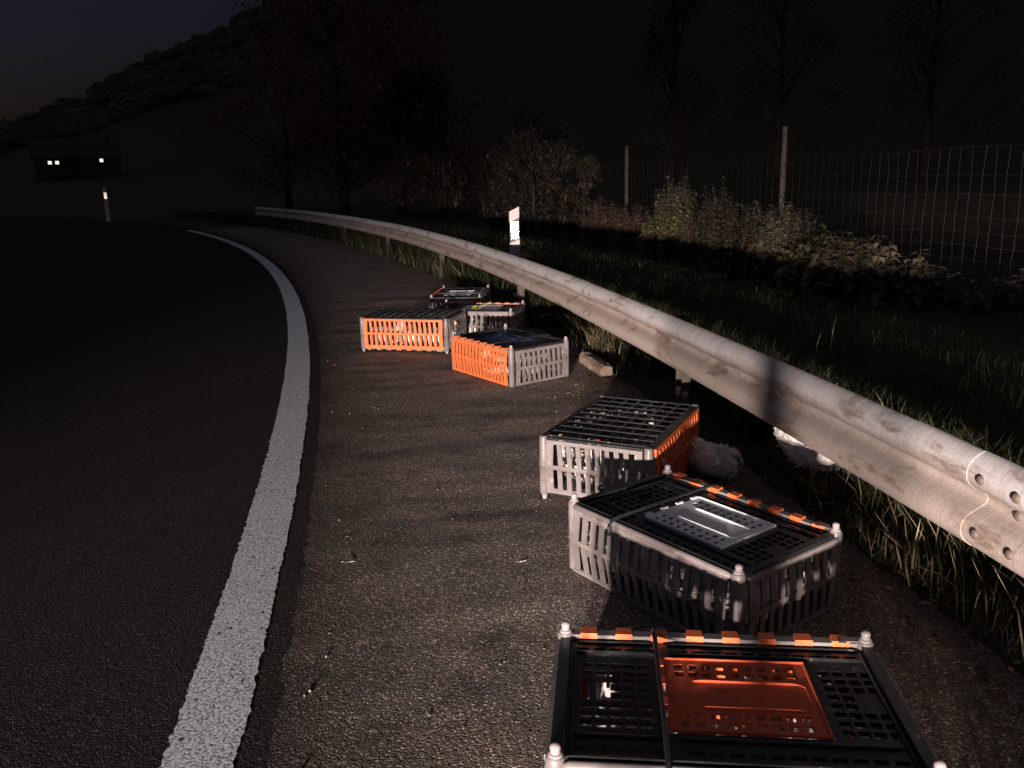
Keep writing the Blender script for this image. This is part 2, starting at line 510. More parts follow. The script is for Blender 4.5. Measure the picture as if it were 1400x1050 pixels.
SEAM = 0.085
fine_s = frange(S0+0.1, 30, 0.25) + frange(30.5, S1-0.2, 1.0)
tag(strip('road', fine_s, [-7.9, -6, -4, -2, -1, -0.4, 0, SEAM + 0.06], lambda s, o, p: 0.0, M_ROAD), kind='structure')
def shoulder_z(s, o, p):
    k = sstep(SEAM+0.02, SEAM+0.35, o)
    w = noise.noise(Vector((o*0.55, s*2.3, 3.1)))*0.0065 + noise.noise(Vector((o*1.7, s*5.5, 7.7)))*0.0038 + noise.noise(Vector((o*6, s*9, 1.7)))*0.0012
    edge = -0.03*sstep(2.34, 2.44, o)
    return 0.003 + k*(w + 0.004) + edge
sh_off = frange(SEAM, 2.46, 0.045)
sh = strip('road_shoulder', frange(S0+0.1, 0.9, 0.3) + frange(1.0, 12, 0.05) + frange(12.1, 33, 0.2), sh_off, shoulder_z, M_SHOULDER, jag=0.016)
tag(sh, kind='structure')
tag(strip('edge_line', frange(S0+0.1, 1.0, 0.3) + frange(1.02, 8, 0.012) + frange(8.05, 33, 0.05), [-0.212, -0.19, -0.11, -0.03, -0.004], lambda s, o, p: 0.002, M_LINE, jag=0.007), kind='structure')

# ------------------------------------------------------------------ guardrail
RAIL_OFF, RAIL_TOP = 2.19, 0.75
PROF = [(0.028, 0.000), (0.045, 0.008), (0.064, 0.022), (0.078, 0.042), (0.083, 0.062), (0.081, 0.082), (0.070, 0.102),
        (0.048, 0.118), (0.022, 0.131), (0.006, 0.143), (0.002, 0.155), (0.006, 0.167), (0.022, 0.179), (0.048, 0.192),
        (0.070, 0.208), (0.081, 0.228), (0.083, 0.248), (0.078, 0.268), (0.064, 0.288), (0.045, 0.302), (0.028, 0.310)]
def rail_beam(s0, s1, parent, proud):
    n = len(PROF); vs = []; uvs = []; fs = []
    ss = frange(s0, s1, 0.25)
    wob = random.uniform(0, 50)
    for layer in (0, 1):
        for s in ss:
            dz = 0.006*noise.noise(Vector((s*0.35, wob, 0))); dd = 0.006*noise.noise(Vector((s*0.5, wob, 5)))
            for d, z in PROF:
                dent = 0.0015*noise.noise(Vector((s*3.0, z*12, wob)))
                o = RAIL_OFF + 0.083 - (d + proud + dd + dent) + (0.004 if layer else 0)
                p = at(s, o, RAIL_TOP - 0.31 + z + dz)
                vs.append(tuple(p)); uvs.append((s, z))
    m = len(ss)
    B = m*n
    for i in range(m-1):
        for j in range(n-1):
            a = i*n+j
            fs.append((a, a+n, a+n+1, a+1)); fs.append((B+a, B+a+1, B+a+n+1, B+a+n))
    for i in range(m-1):
        a = i*n; fs.append((a, B+a, B+a+n, a+n)); a = i*n+n-1; fs.append((a, a+n, B+a+n, B+a))
    for j in range(n-1):
        fs.append((j, j+1, B+j+1, B+j)); a = (m-1)*n+j; fs.append((a, B+a, B+a+1, a+1))
    mb = MB(); mb.add(vs, fs)
    me = mb.mesh('rail_beam', M_STEEL, smooth=True, angle=50)
    uv = me.uv_layers.new(name='UVMap')
    for l in me.loops: uv.data[l.index].uv = uvs[l.vertex_index]
    return link('rail_beam', me, parent)

guard = empty('guardrail', at(2.3, RAIL_OFF + 0.2))
tag(guard, 'weathered galvanised steel crash barrier curving along the right edge of the road', 'guardrail')
def child_world(o, parent):
    o.matrix_parent_inverse = parent.matrix_world.inverted() if False else Matrix.Translation(-parent.location)
SEAM_S = 2.10
bolt = MB(); bolt.lathe([(0.0155, 0), (0.0155, 0.003), (0.011, 0.008), (0.004, 0.010)], 10)
bolt_me = bolt.mesh('bolt', M_RUST, True, 50)
dim = MB(); dim.lathe([(0.021, 0), (0.021, 0.0025), (0.012, 0.003)], 12)
dim_me = dim.mesh('bolt_washer', M_BARK, True, 40)
seams = [SEAM_S - 8.6, SEAM_S - 4.3] + [SEAM_S + 4.3*k for k in range(0, 7)]
for k, s in enumerate(seams):
    b = rail_beam(s, s + 4.3 + 0.32, guard, 0.0 if k % 2 else 0.0045)
    child_world(b, guard)
    if s < -4: continue
    h = heading(s)
    for ds, d, z in ((-0.06, 0.078, 0.075), (-0.06, 0.078, 0.245), (-0.20, 0.078, 0.075), (-0.20, 0.078, 0.245), (-0.13, 0.001, 0.155)):
        if s > 16: continue
        nrm = h + pi/2
        p = at(s+ds, RAIL_OFF + 0.083 - d - 0.0055, RAIL_TOP - 0.31 + z)
        o = link('bolt', bolt_me, guard, p, (0, pi/2, nrm)); child_world(o, guard)
post = MB()
for a in ((-0.05, 0.05, -0.003, 0.003), (-0.05, -0.044, 0.0, 0.055), (0.044, 0.05, 0.0, 0.055)):
    post.box(a[0], a[1], a[2], a[3], -0.4, 0.72)
post_me = post.mesh('post', M_POST)
spc = MB(); spc.box(-0.05, 0.05, -0.045, 0.045, 0.50, 0.69); spc.box(-0.055, 0.055, 0.046, 0.052, 0.49, 0.70)
spc_me = spc.mesh('spacer_block', M_POST)
for k in range(-2, 8):
    s = SEAM_S - 1.6 + 4.3*k
    h = heading(s)
    p = at(s, RAIL_OFF + 0.205)
    o = link('post', post_me, guard, p, (0, 0, h - pi/2 + pi/2)); child_world(o, guard)
    p2 = at(s, RAIL_OFF + 0.142)
    o = link('spacer_block', spc_me, guard, p2, (0, 0, h)); child_world(o, guard)

# ------------------------------------------------------------------ poultry crates
L, W, H = 0.894, 0.600, 0.300
PX, PY = 0.417, 0.270
def bulge(z): return 0.013*(1 - abs(2*(z-0.01)/0.28 - 1))
def bent(mb):
    mb.v = [(x, y - bulge(z), z) for x, y, z in mb.v]
    return mb
def panel_mesh(half, nslot, m, open_frame):
    """side panel: outward is -y; x along, z up"""
    zs = [0.012, 0.032, 0.138, 0.160, 0.262, 0.288]
    pitch = (2*half - 0.05)/nslot
    sw = pitch*0.5
    rects = []
    if open_frame:
        x0 = -half + 0.025 + (pitch-sw)/2; rects = [(x0, -x0, zs[1], zs[2]), (x0, -x0, zs[3], zs[4])]
        xs = sorted({-half, half, x0, -x0})
    else:
        xs = {-half, half}
        for i in range(nslot):
            c = -half + 0.025 + pitch*(i+0.5); xs |= {round(c-sw/2, 5), round(c+sw/2, 5)}
            rects += [(c-sw/2, c+sw/2, zs[1], zs[2]), (c-sw/2, c+sw/2, zs[3], zs[4])]
        xs = sorted(xs)
    mb = MB()
    Mx = Matrix.Rotation(pi/2, 4, 'X')      # plate z -> -y
    zz = sorted(set(zs + [0.15, 0.085, 0.21]))
    mb.plate(xs, zz, lambda x, z: any(a < x < b and c < z < d for a, b, c, d in rects), 0.0, 0.008, Mx)
    bent(mb)
    # stiffening lips along top and foot
    mb.box(-half, half, -0.0125, -0.0082, 0.270, 0.286); mb.box(-half, half, -0.0125, -0.0082, 0.013, 0.026)
    return mb.mesh('side_panel', m)
def slat_mesh(row, pitch, m):
    w = pitch*0.5; mb = MB()
    z0, z1 = (0.1605, 0.2615) if row else (0.0325, 0.1375)
    lean = 0.0 if row else 0.006
    for k in range(3):
        a, b = z0+(z1-z0)*k/3, z0+(z1-z0)*(k+1)/3
        la, lb = lean*(1-k*2/3), lean*(1-(k+1)*2/3)
        vs = [(-w/2+la, -0.009-bulge(a), a), (w/2+la, -0.009-bulge(a), a), (w/2+la, -0.001-bulge(a), a), (-w/2+la, -0.001-bulge(a), a),
              (-w/2+lb, -0.009-bulge(b), b), (w/2+lb, -0.009-bulge(b), b), (w/2+lb, -0.001-bulge(b), b), (-w/2+lb, -0.001-bulge(b), b)]
        mb.add(vs, [(0,1,5,4),(1,2,6,5),(2,3,7,6),(3,0,4,7)])
    return mb.mesh('slat', m)
LH, SH = 0.392, 0.246
NL, NS = 15, 9
PL, PS = (2*LH-0.05)/NL, (2*SH-0.05)/NS
pan = {}
for nm, half, n, m in (('lg', LH, NL, M_GREY), ('lo', LH, NL, M_ORANGE), ('sg', SH, NS, M_GREY)):
    pan[nm] = panel_mesh(half, n, m, True); pan[nm+'_solid'] = panel_mesh(half, n, m, False)
slat = {}
for nm, p, m in (('lg', PL, M_GREY), ('lo', PL, M_ORANGE), ('sg', PS, M_GREY)):
    slat[nm] = (slat_mesh(0, p, m), slat_mesh(1, p, m))
# corner post and knob
mb = MB(); mb.lathe([(0.016, 0.0), (0.021, 0.006), (0.0225, 0.02), (0.0235, 0.140), (0.0275, 0.144), (0.0275, 0.152), (0.0235, 0.156), (0.0245, 0.285), (0.0235, 0.299), (0.019, 0.305)], 16)
post_c = mb.mesh('corner_post', M_GREY, True, 45)
mb = MB(); mb.lathe([(0.0175, 0.3052), (0.0175, 0.311), (0.0125, 0.313), (0.0115, 0.320), (0.0135, 0.324), (0.0120, 0.330), (0.0075, 0.3335), (0.002, 0.335)], 16)
knob_me = mb.mesh('knob', M_KNOB, True, 50)
# rim
mb = MB()
mb.box(-0.402, 0.402, 0.262, 0.2915, 0.262, 0.2995)
rim_back_me = mb.mesh('rim', M_GREY)
mb = MB(); mb.tube([(-0.398, -0.286, 0.2885), (-0.385, -0.287, 0.2905), (0.385, -0.287, 0.2905), (0.398, -0.286, 0.2885)], [0.008, 0.0125, 0.0125, 0.008], 10)
rim_front_me = mb.mesh('rim', M_GREY, True, 50)
mb = MB()
mb.box(-0.402, 0.402, -0.2745, -0.2620, 0.262, 0.2985)
for sx in (-1, 1): mb.box(min(sx*0.402, sx*0.4305), max(sx*0.402, sx*0.4305), -0.244, 0.244, 0.262, 0.2990)
for y in (-0.268,): mb.tube([(-0.40, y, 0.2985), (-0.38, y, 0.3005), (0.38, y, 0.3005), (0.40, y, 0.2985)], [0.003, 0.0042, 0.0042, 0.003], 6)
rim_me = mb.mesh('lid_edge', M_LID)
# tab of the orange panel
mb = MB(); mb.add([(-0.024,-0.007,0.284),(0.024,-0.007,0.284),(0.024,0.0285,0.272),(-0.024,0.0285,0.272),(-0.021,-0.009,0.306),(0.021,-0.009,0.306),(0.024,0.0275,0.306),(-0.024,0.0275,0.306)],
                  [(0,3,2,1),(4,5,6,7),(0,1,5,4),(1,2,6,5),(2,3,7,6),(3,0,4,7)])
tab_me = mb.mesh('tab', M_ORANGE)
mb = MB(); mb.box(-0.05, 0.05, 0.0, 0.004, 0.262, 0.2865)
# floor grid
mb = MB()
xs = []; ys = []
nx, ny = 9, 7
px, py = 0.80/nx, 0.52/ny
for i in range(nx): xs += [-0.40 + px*i + px*0.12, -0.40 + px*(i+1) - px*0.12]
for j in range(ny): ys += [-0.26 + py*j + py*0.12, -0.26 + py*(j+1) - py*0.12]
xs = [-0.428] + xs + [0.428]; ys = [-0.290] + ys + [0.290]
def floor_hole(x, y):
    if abs(x) > 0.40 or abs(y) > 0.26: return False
    fx = ((x+0.40) % px)/px; fy = ((y+0.26) % py)/py
    return 0.12 < fx < 0.88 and 0.12 < fy < 0.88
mb.plate(xs, ys, floor_hole, 0.004, 0.0118)
for i in range(nx+1):
    x = -0.40 + px*i; mb.box(x-0.0016, x+0.0016, -0.26, 0.26, -0.0010, 0.0035)
floor_me = mb.mesh('floor_grid', M_LID)
# lid with openings
DX0, DX1, DY0, DY1 = -0.152, 0.235, -0.142, 0.180
lid_holes = [(DX0, DX1, DY0, DY1)]
for i in range(5):
    for j in range(8):
        if j in (3, 4) and i in (0, 1): continue
        cx = -0.352 + 0.0375*i; cy = -0.118 + 0.036*j
        lid_holes.append((cx-0.0140, cx+0.0140, cy-0.0128, cy+0.0128))
lid_holes += [(-0.365, -0.345, -0.02, 0.05), (-0.327, -0.290, -0.02, 0.05)]
for i in range(4):
    for j in range(8):
        if j in (3, 4) and i > 1: continue
        cx = 0.272 + 0.036*i; cy = -0.118 + 0.036*j
        lid_holes.append((cx-0.0140, cx+0.0140, cy-0.0128, cy+0.0128))
for sgn in (-1, 1):
    for i in range(17):
        cx = -0.365 + 0.0455*i
        if abs(cx+0.147) < 0.03: continue
        lid_holes.append((cx-0.0165, cx+0.0165, sgn*0.214-0.008, sgn*0.214+0.008))
xs = sorted({-0.4005, 0.4005} | {round(h[k], 5) for h in lid_holes for k in (0, 1)})
ys = sorted({-0.2605, 0.2605} | {round(h[k], 5) for h in lid_holes for k in (2, 3)})
mb = MB()
mb.plate(xs, ys, lambda x, y: any(a < x < b and c < y < d for a, b, c, d in lid_holes), 0.290, 0.3025)
for y in (-0.166, 0.197, -0.245, 0.247):       # long stiffening ribs
    for a, b in ((-0.39, -0.165), (-0.13, 0.395)):
        mb.tube([(a, y, 0.3035), (a+0.02, y, 0.3058), (b-0.02, y, 0.3058), (b, y, 0.3035)], [0.003, 0.0045, 0.0045, 0.003], 6)
for x in (-0.386, 0.392):
    mb.tube([(x, -0.24, 0.3035), (x, -0.2, 0.3055), (x, 0.2, 0.3055), (x, 0.24, 0.3035)], [0.003, 0.0045, 0.0045, 0.003], 6)
lid_me = mb.mesh('lid', M_LID)
# door
def door_mesh(m):
    holes = []
    for i in range(9):
        cx = -0.108 + 0.0365*i
        for cy in (0.102, 0.136, -0.074, -0.111):
            holes.append((cx-0.0118, cx+0.0118, cy-0.0115, cy+0.0115))
    xs = sorted({DX0+0.004, DX1-0.004} | {round(h[k], 5) for h in holes for k in (0, 1)})
    ys = sorted({DY0+0.004, DY1-0.004} | {round(h[k], 5) for h in holes for k in (2, 3)})
    mb = MB()
    mb.plate(xs, ys, lambda x, y: any(a < x < b and c < y < d for a, b, c, d in holes), 0.3005, 0.3068)
    for y, a, b in ((0.070, -0.075, 0.195), (-0.043, -0.07, 0.195)):
        mb.tube([(a, y, 0.3066), (a+0.02, y, 0.3085), (b-0.02, y, 0.3085), (b, y, 0.3066)], [0.002, 0.0040, 0.0040, 0.002], 6)
    mb.tube([(0.197, -0.043, 0.3066), (0.21, -0.03, 0.3075), (0.21, 0.057, 0.3075), (0.197, 0.070, 0.3066)], 0.0022, 5)
    mb.tube([(DX0+0.006, DY0+0.007, 0.307), (DX1-0.006, DY0+0.007, 0.307)], 0.0042, 6)
    mb.tube([(DX0+0.006, DY1-0.007, 0.307), (DX1-0.006, DY1-0.007, 0.307)], 0.0042, 6)
    mb.tube([(DX1-0.007, DY0+0.006, 0.307), (DX1-0.007, DY1-0.006, 0.307)], 0.0035, 6)
    return mb.mesh('door', m)
mb = MB(); mb.box(-0.006, 0.006, -0.017, 0.017, 0.3070, 0.3125)
hinge = {}
for k, m in (('o', M_DOOR_O), ('g', M_DOOR_G), ('b', M_DOOR_B)): hinge[k] = mb.mesh('hinge', m)
doors = {'o': door_mesh(M_DOOR_O), 'g': door_mesh(M_DOOR_G), 'b': door_mesh(M_DOOR_B)}
# closing bar that crosses the lid at the hinge
mb = MB()
mb.tube([(DX0-0.012, 0.288, 0.304), (DX0-0.012, 0.25, 0.3115), (DX0-0.012, -0.26, 0.3115), (DX0-0.012, -0.300, 0.306), (DX0-0.011, -0.311, 0.285), (DX0-0.010, -0.313, 0.250)], [0.006, 0.007, 0.007, 0.008, 0.009, 0.007], 8)
bar_me = mb.mesh('closing_bar', M_LID, True, 60)
mb = MB(); mb.box(-0.045, 0.0, -0.012, 0.012, 0.3055, 0.309); mb.box(-0.055, -0.035, -0.02, -0.004, 0.3055, 0.3085)
ear_me = mb.mesh('corner_ear', M_GREY)

CRATE_GROUP = 'plastic poultry transport crates on the shoulder'
def make_crate(label, x, y, deg, door, detail=True, inverted=False, z=0.0, tilt=0.0):
    r = empty('poultry_crate', (x, y, z + (0.335 if inverted else 0.0)), radians(deg))
    if inverted: r.rotation_euler = (pi, 0, radians(deg))
    if tilt: r.rotation_euler.y = tilt
    tag(r, label, 'crate', CRATE_GROUP)
    sides = (('side_panel', 'lg', (0, -0.288, 0), 0.0, NL, PL, LH), ('orange_side_panel', 'lo', (0, 0.288, 0), pi, NL, PL, LH),
             ('end_panel', 'sg', (-0.432, 0, 0), -pi/2, NS, PS, SH), ('end_panel', 'sg', (0.432, 0, 0), pi/2, NS, PS, SH))
    for nm, key, loc, rz, n, pitch, half in sides:
        p = link(nm, pan[key] if detail else pan[key+'_solid'], r, loc, (0, 0, rz))
        if detail:
            for i in range(n-1):
                xc = -half + 0.025 + pitch*(i+1)
                for row in (0, 1): link('slat', slat[key][row], p, (xc, 0, 0))
        if key == 'lo':
            for i in range(8): link('tab', tab_me, p, (-0.35 + 0.1*i, 0, 0))
    for sx in (-1, 1):
        for sy in (-1, 1):
            c = link('corner_post', post_c, r, (sx*PX, sy*PY, 0))
            k = link('knob', knob_me, c, (0, 0, 0))
    link('lid_edge', rim_me, r)
    link('rim', rim_back_me, r)
    link('rim', rim_front_me, r)
    link('floor_grid', floor_me, r)
    ld = link('lid', lid_me, r, (0, 0, -0.020))
    d = link('door', doors[door], ld)
    for q in range(4): link('hinge', hinge[door], ld, (DX0-0.001, DY0+0.03+0.087*q, 0))
    link('closing_bar', bar_me, r)
    link('corner_ear', ear_me, r, (PX-0.02, PY, 0))
    return r

C_A = make_crate('grey poultry crate with a red-orange lid door, nearest the camera', 0.521, 1.891, -6.4, 'o')
C_B = make_crate('grey poultry crate with a light grey lid door, second nearest', 0.703, 3.039, -54.2, 'g')
C_C = make_crate('upside-down grey and orange crate with its black floor grid on top', 0.580, 4.264, 63.2, 'g', inverted=True)
C_E = make_crate('crate with a blue lid door, orange long side facing left, beside the barrier', -0.022, 6.842, -54.6 + 180, 'b')
C_D = make_crate('upside-down crate showing its whole orange side, leftmost of all', -0.928, 8.064, -14.9, 'g', inverted=True)
C_G = make_crate('far crate with orange tabs on its rear rim, behind the leftmost crate', -0.335, 8.590, -13.8, 'g', detail=False)
C_F = make_crate('farthest dark crate seen end-on behind all the others', -0.564, 9.757, 84.7, 'g', detail=False)

# ------------------------------------------------------------------ hens
def leaf(mb, c, d, size, droop, rnd, wide=0.5):
    """one pointed leaf, folded along its midrib"""
    d = d.normalized(); side = d.cross(Vector((0, 0, 1)))
    if side.length < 1e-3: side = Vector((1, 0, 0))
    side.normalize(); nrm = side.cross(d)
    tip = c + d*size + Vector((0, 0, -droop*size))
    mid = c + d*(size*0.5) + nrm*(size*0.10) + Vector((0, 0, -droop*size*0.25))
    a = mid + side*(size*wide*0.5) - nrm*(size*0.07); b = mid - side*(size*wide*0.5) - nrm*(size*0.07)
    mb.add([c, a, tip, b, mid], [(0, 1, 4), (1, 2, 4), (2, 3, 4), (3, 0, 4)])

def hen_mesh(sitting, head_down, seed, tuck=False):
    rnd = random.Random(seed)
    if sitting:
        sp = [(-0.205, 0.170, 0.004, 0.010), (-0.175, 0.160, 0.022, 0.030), (-0.13, 0.125, 0.055, 0.055), (-0.07, 0.098, 0.088, 0.080), (0.0, 0.090, 0.100, 0.086),
              (0.07, 0.095, 0.088, 0.080), (0.115, 0.120, 0.058, 0.060), (0.135, 0.160, 0.036, 0.040), (0.148, 0.195, 0.027, 0.030), (0.160, 0.215, 0.025, 0.026), (0.182, 0.216, 0.016, 0.016), (0.192, 0.214, 0.006, 0.006)]
        if tuck: sp = sp[:6] + [(0.105, 0.125, 0.066, 0.066), (0.125, 0.150, 0.048, 0.048), (0.138, 0.168, 0.034, 0.034), (0.150, 0.172, 0.027, 0.026), (0.172, 0.163, 0.015, 0.014), (0.180, 0.158, 0.006, 0.006)]
        lift = 0.0
    else:
        sp = [(-0.215, 0.300, 0.004, 0.012), (-0.185, 0.285, 0.020, 0.034), (-0.14, 0.240, 0.050, 0.060), (-0.08, 0.205, 0.085, 0.085), (0.0, 0.190, 0.098, 0.092),
              (0.07, 0.200, 0.085, 0.082)]
        if head_down: sp += [(0.120, 0.195, 0.055, 0.058), (0.150, 0.160, 0.038, 0.038), (0.172, 0.120, 0.028, 0.030), (0.188, 0.090, 0.025, 0.025), (0.200, 0.068, 0.015, 0.015), (0.205, 0.058, 0.006, 0.006)]
        else: sp += [(0.110, 0.235, 0.055, 0.058), (0.130, 0.285, 0.035, 0.038), (0.142, 0.325, 0.026, 0.028), (0.155, 0.345, 0.025, 0.026), (0.178, 0.345, 0.016, 0.016), (0.188, 0.342, 0.006, 0.006)]
        lift = 0.0
    # resample the spine
    P = []
    for i in range(len(sp)-1):
        for k in range(3):
            t = k/3; t2 = t
            a, b = sp[i], sp[i+1]
            P.append(tuple(a[j]+(b[j]-a[j])*t2 for j in range(4)))
    P.append(sp[-1])
    n = 18; vs = []; fs = []
    for i, (x, z, w, h) in enumerate(P):
        a, b = P[max(i-1, 0)], P[min(i+1, len(P)-1)]
        d = Vector((b[0]-a[0], 0, b[1]-a[1])).normalized(); up = Vector((-d.z, 0, d.x))
        for k in range(n):
            t = 2*pi*k/n
            e = 1 + 0.13*noise.noise(Vector((x*22, sin(t)*2.2, cos(t)*2.2 + seed)))
            e += 0.09*noise.noise(Vector((x*60, sin(t)*5, cos(t)*5 + seed)))
            p = Vector((x, 0, z)) + Vector((0, 1, 0))*(w*e*cos(t)) + up*(h*e*sin(t))
            vs.append((p.x, p.y, max(0.004, p.z)))
    for i in range(len(P)-1):
        for k in range(n): fs.append((i*n+k, i*n+(k+1) % n, (i+1)*n+(k+1) % n, (i+1)*n+k))
    fs.append(tuple(range(n))); fs.append(tuple((len(P)-1)*n+k for k in range(n-1, -1, -1)))
    mb = MB(); mb.add(vs, fs)
    nb0 = len(mb.f)
    # overlapping feathers over the body
    for i in range(3, len(P)-9):
        for k in range(0, n):
            if rnd.random() < 0.25: continue
            p = Vector(vs[i*n+k]); c_ = Vector((P[i][0], 0, P[i][1])); nr = (p - c_)
            if nr.length < 1e-4: continue
            nr.normalize()
            back = Vector((vs[(i-1)*n+k][0]-p.x, vs[(i-1)*n+k][1]-p.y, vs[(i-1)*n+k][2]-p.z))
            if back.length < 1e-4: continue
            dr = back.normalized() + nr*rnd.uniform(0.12, 0.42) + Vector((0, 0, -0.15))
            leaf(mb, p - nr*0.002, dr, rnd.uniform(0.026, 0.046), 0.05, rnd, 0.62)
    nb = len(mb.f)
    if not sitting:
        for sy in (-1, 1):
            mb.tube([(0.0, sy*0.045, 0.14), (-0.012, sy*0.045, 0.085), (0.004, sy*0.045, 0.012)], [0.018, 0.009, 0.007], 7)
            for a in (-0.5, 0.0, 0.5, pi):
                ln = 0.03 if a == pi else 0.05
                mb.tube([(0.004, sy*0.045, 0.010), (0.004+ln*0.6*cos(a), sy*0.045+ln*0.6*sin(a), 0.009), (0.004+ln*cos(a), sy*0.045+ln*sin(a), 0.004)], [0.006, 0.005, 0.002], 5)
    me = mb.mesh('hen', M_HEN, True)
    me.materials.append(M_BEAK)
    for p in me.polygons:
        if p.index >= nb or (p.index < nb0 and min(p.vertices) >= (len(P)-4)*n): p.material_index = 1
    return me, P
def hen_wing(P, sy):
    c = P[12]; vs = []; fs = []
    mb = MB()
    for sy in (sy,):
        ring = []
        for k in range(16):
            t = 2*pi*k/16
            ring.append((0.01 + 0.095*cos(t) - 0.02*sin(t), 0.050*sin(t) + (0.012*cos(t))))
        b = len(mb.v)
        pts = [(x, sy*(c[2]*0.90 + 0.012), c[1] + 0.015 + z) for x, z in ring]
        inner = [(x*0.7, sy*(c[2]*1.02 + 0.012), c[1] + 0.015 + z*0.7) for x, z in ring]
        cen = [(0.0, sy*(c[2]*1.05 + 0.012), c[1] + 0.018)]
        mb.add(pts + inner + cen, [(k, (k+1) % 16, 16+(k+1) % 16, 16+k) for k in range(16)] + [(16+k, 16+(k+1) % 16, 32) for k in range(16)])
    return mb.mesh('wing', M_HEN, True)
def hen_head_frame(P):
    d = Vector((P[-1][0]-P[-10][0], 0, P[-1][1]-P[-10][1])).normalized()
    return d, Vector((-d.z, 0, d.x))
def hen_comb(P):
    d, up = hen_head_frame(P); c = Vector((P[-7][0], 0, P[-7][1])) + up*0.018
    out = [(-0.028, 0.0), (-0.026, 0.014), (-0.018, 0.010), (-0.012, 0.021), (-0.005, 0.012), (0.003, 0.022), (0.009, 0.012), (0.016, 0.017), (0.022, 0.004), (0.02, -0.004)]
    n = len(out); vs = []
    for sy in (-0.003, 0.003): vs += [tuple(c + d*a + up*b + Vector((0, sy, 0))) for a, b in out]
    mb = MB(); mb.add(vs, [tuple(range(n-1, -1, -1)), tuple(range(n, 2*n))] + [(k, (k+1) % n, n+(k+1) % n, n+k) for k in range(n)])
    return mb.mesh('comb', M_COMB)
def hen_wattle(P, sy):
    d, up = hen_head_frame(P); c = Vector((P[-3][0], sy*0.006, P[-3][1])) - up*0.022
    mb = MB(); mb.lathe([(0.002, -0.014), (0.006, -0.006), (0.004, 0.006), (0.001, 0.012)], 6, Matrix.Translation(c))
    return mb.mesh('wattle', M_COMB, True)
def hen_eye(P, sy):
    q = P[-6]; mb = MB()
    for sy in (sy,):
        mb.lathe([(0.001, -0.0035), (0.0035, 0), (0.001, 0.0035)], 8, Matrix.Translation((q[0], sy*q[2]*0.97, q[1]+0.005)))
    return mb.mesh('eye', M_EYE, True)
HENS = {}
for key, a in (('sit', (True, False, 3)), ('sit2', (True, False, 11)), ('tuck', (True, False, 17, True)), ('stand', (False, True, 5)), ('up', (False, False, 9))):
    me, P = hen_mesh(*a); HENS[key] = (me, (hen_wing(P, -1), hen_wing(P, 1)), hen_comb(P), [('eye', hen_eye(P, -1)), ('eye', hen_eye(P, 1)), ('wattle', hen_wattle(P, -1)), ('wattle', hen_wattle(P, 1))])
def hen(kind, loc, rz, label, group=None, scale=1.0, rx=0.0):
    me, w, c, e = HENS[kind]
    o = link('hen', me, None, loc, (rx, 0, rz)); o.scale = (scale,)*3
    tag(o, label, 'hen', group)
    link('wing', w[0], o); link('wing', w[1], o); link('comb', c, o)
    for nm, q in e: link(nm, q, o)
    return o

def hens_in(crate, spots, label, group, inv=False):
    cx, cy = crate.location.x, crate.location.y; a = crate.rotation_euler.z
    for i, (lx, ly, rz) in enumerate(spots):
        if inv: ly = -ly
        p = (cx + lx*cos(a) - ly*sin(a), cy + lx*sin(a) + ly*cos(a), 0.048 if inv else 0.014)
        hen('sit' if i % 2 else 'sit2', p, a + rz, label, group, scale=random.uniform(0.96, 1.06))
hens_in(C_A, [(-0.29, 0.03, 1.7), (-0.10, 0.05, -1.5), (0.09, 0.03, 1.5), (0.28, 0.05, -1.6)], 'white hen crouched in the crate with the red-orange lid door', 'hens in the nearest crate')
hens_in(C_B, [(-0.22, -0.15, 0.2), (0.06, -0.15, 3.3), (0.30, -0.12, 1.4), (0.28, 0.13, 1.5)], 'white hen crouched in the crate with the light grey lid door', 'hens in the second crate')
hens_in(C_C, [(-0.27, 0.10, 1.5), (-0.22, -0.10, 1.7), (0.10, 0.12, 0.2)], 'white hen crouched in the upside-down crate beside the second crate', 'hens in the upside-down crate', inv=True)
hens_in(C_E, [(-0.29, 0.03, 1.5), (-0.06, 0.13, 0.2), (0.14, -0.12, 3.0)], 'white hen crouched in the crate with the blue lid door', 'hens in the blue-door crate')
hens_in(C_D, [(-0.24, 0.14, 0.2), (0.06, 0.15, 2.9), (0.28, 0.14, 0.3)], 'white hen crouched behind the leftmost orange crate side', 'hens in the leftmost crate', inv=True)
hens_in(C_G, [(-0.05, -0.15, 0.2)], 'white hen crouched in the far crate behind the leftmost one', 'hens in the far crate')
hen('tuck', (1.06, 4.24, 0.012), radians(-58), 'greyish white hen huddled in the grass beside the upside-down crate', scale=0.98)
hen('stand', (1.535, 4.05, 0.0), radians(-30), 'white hen standing in the grass under the crash barrier', scale=1.02)

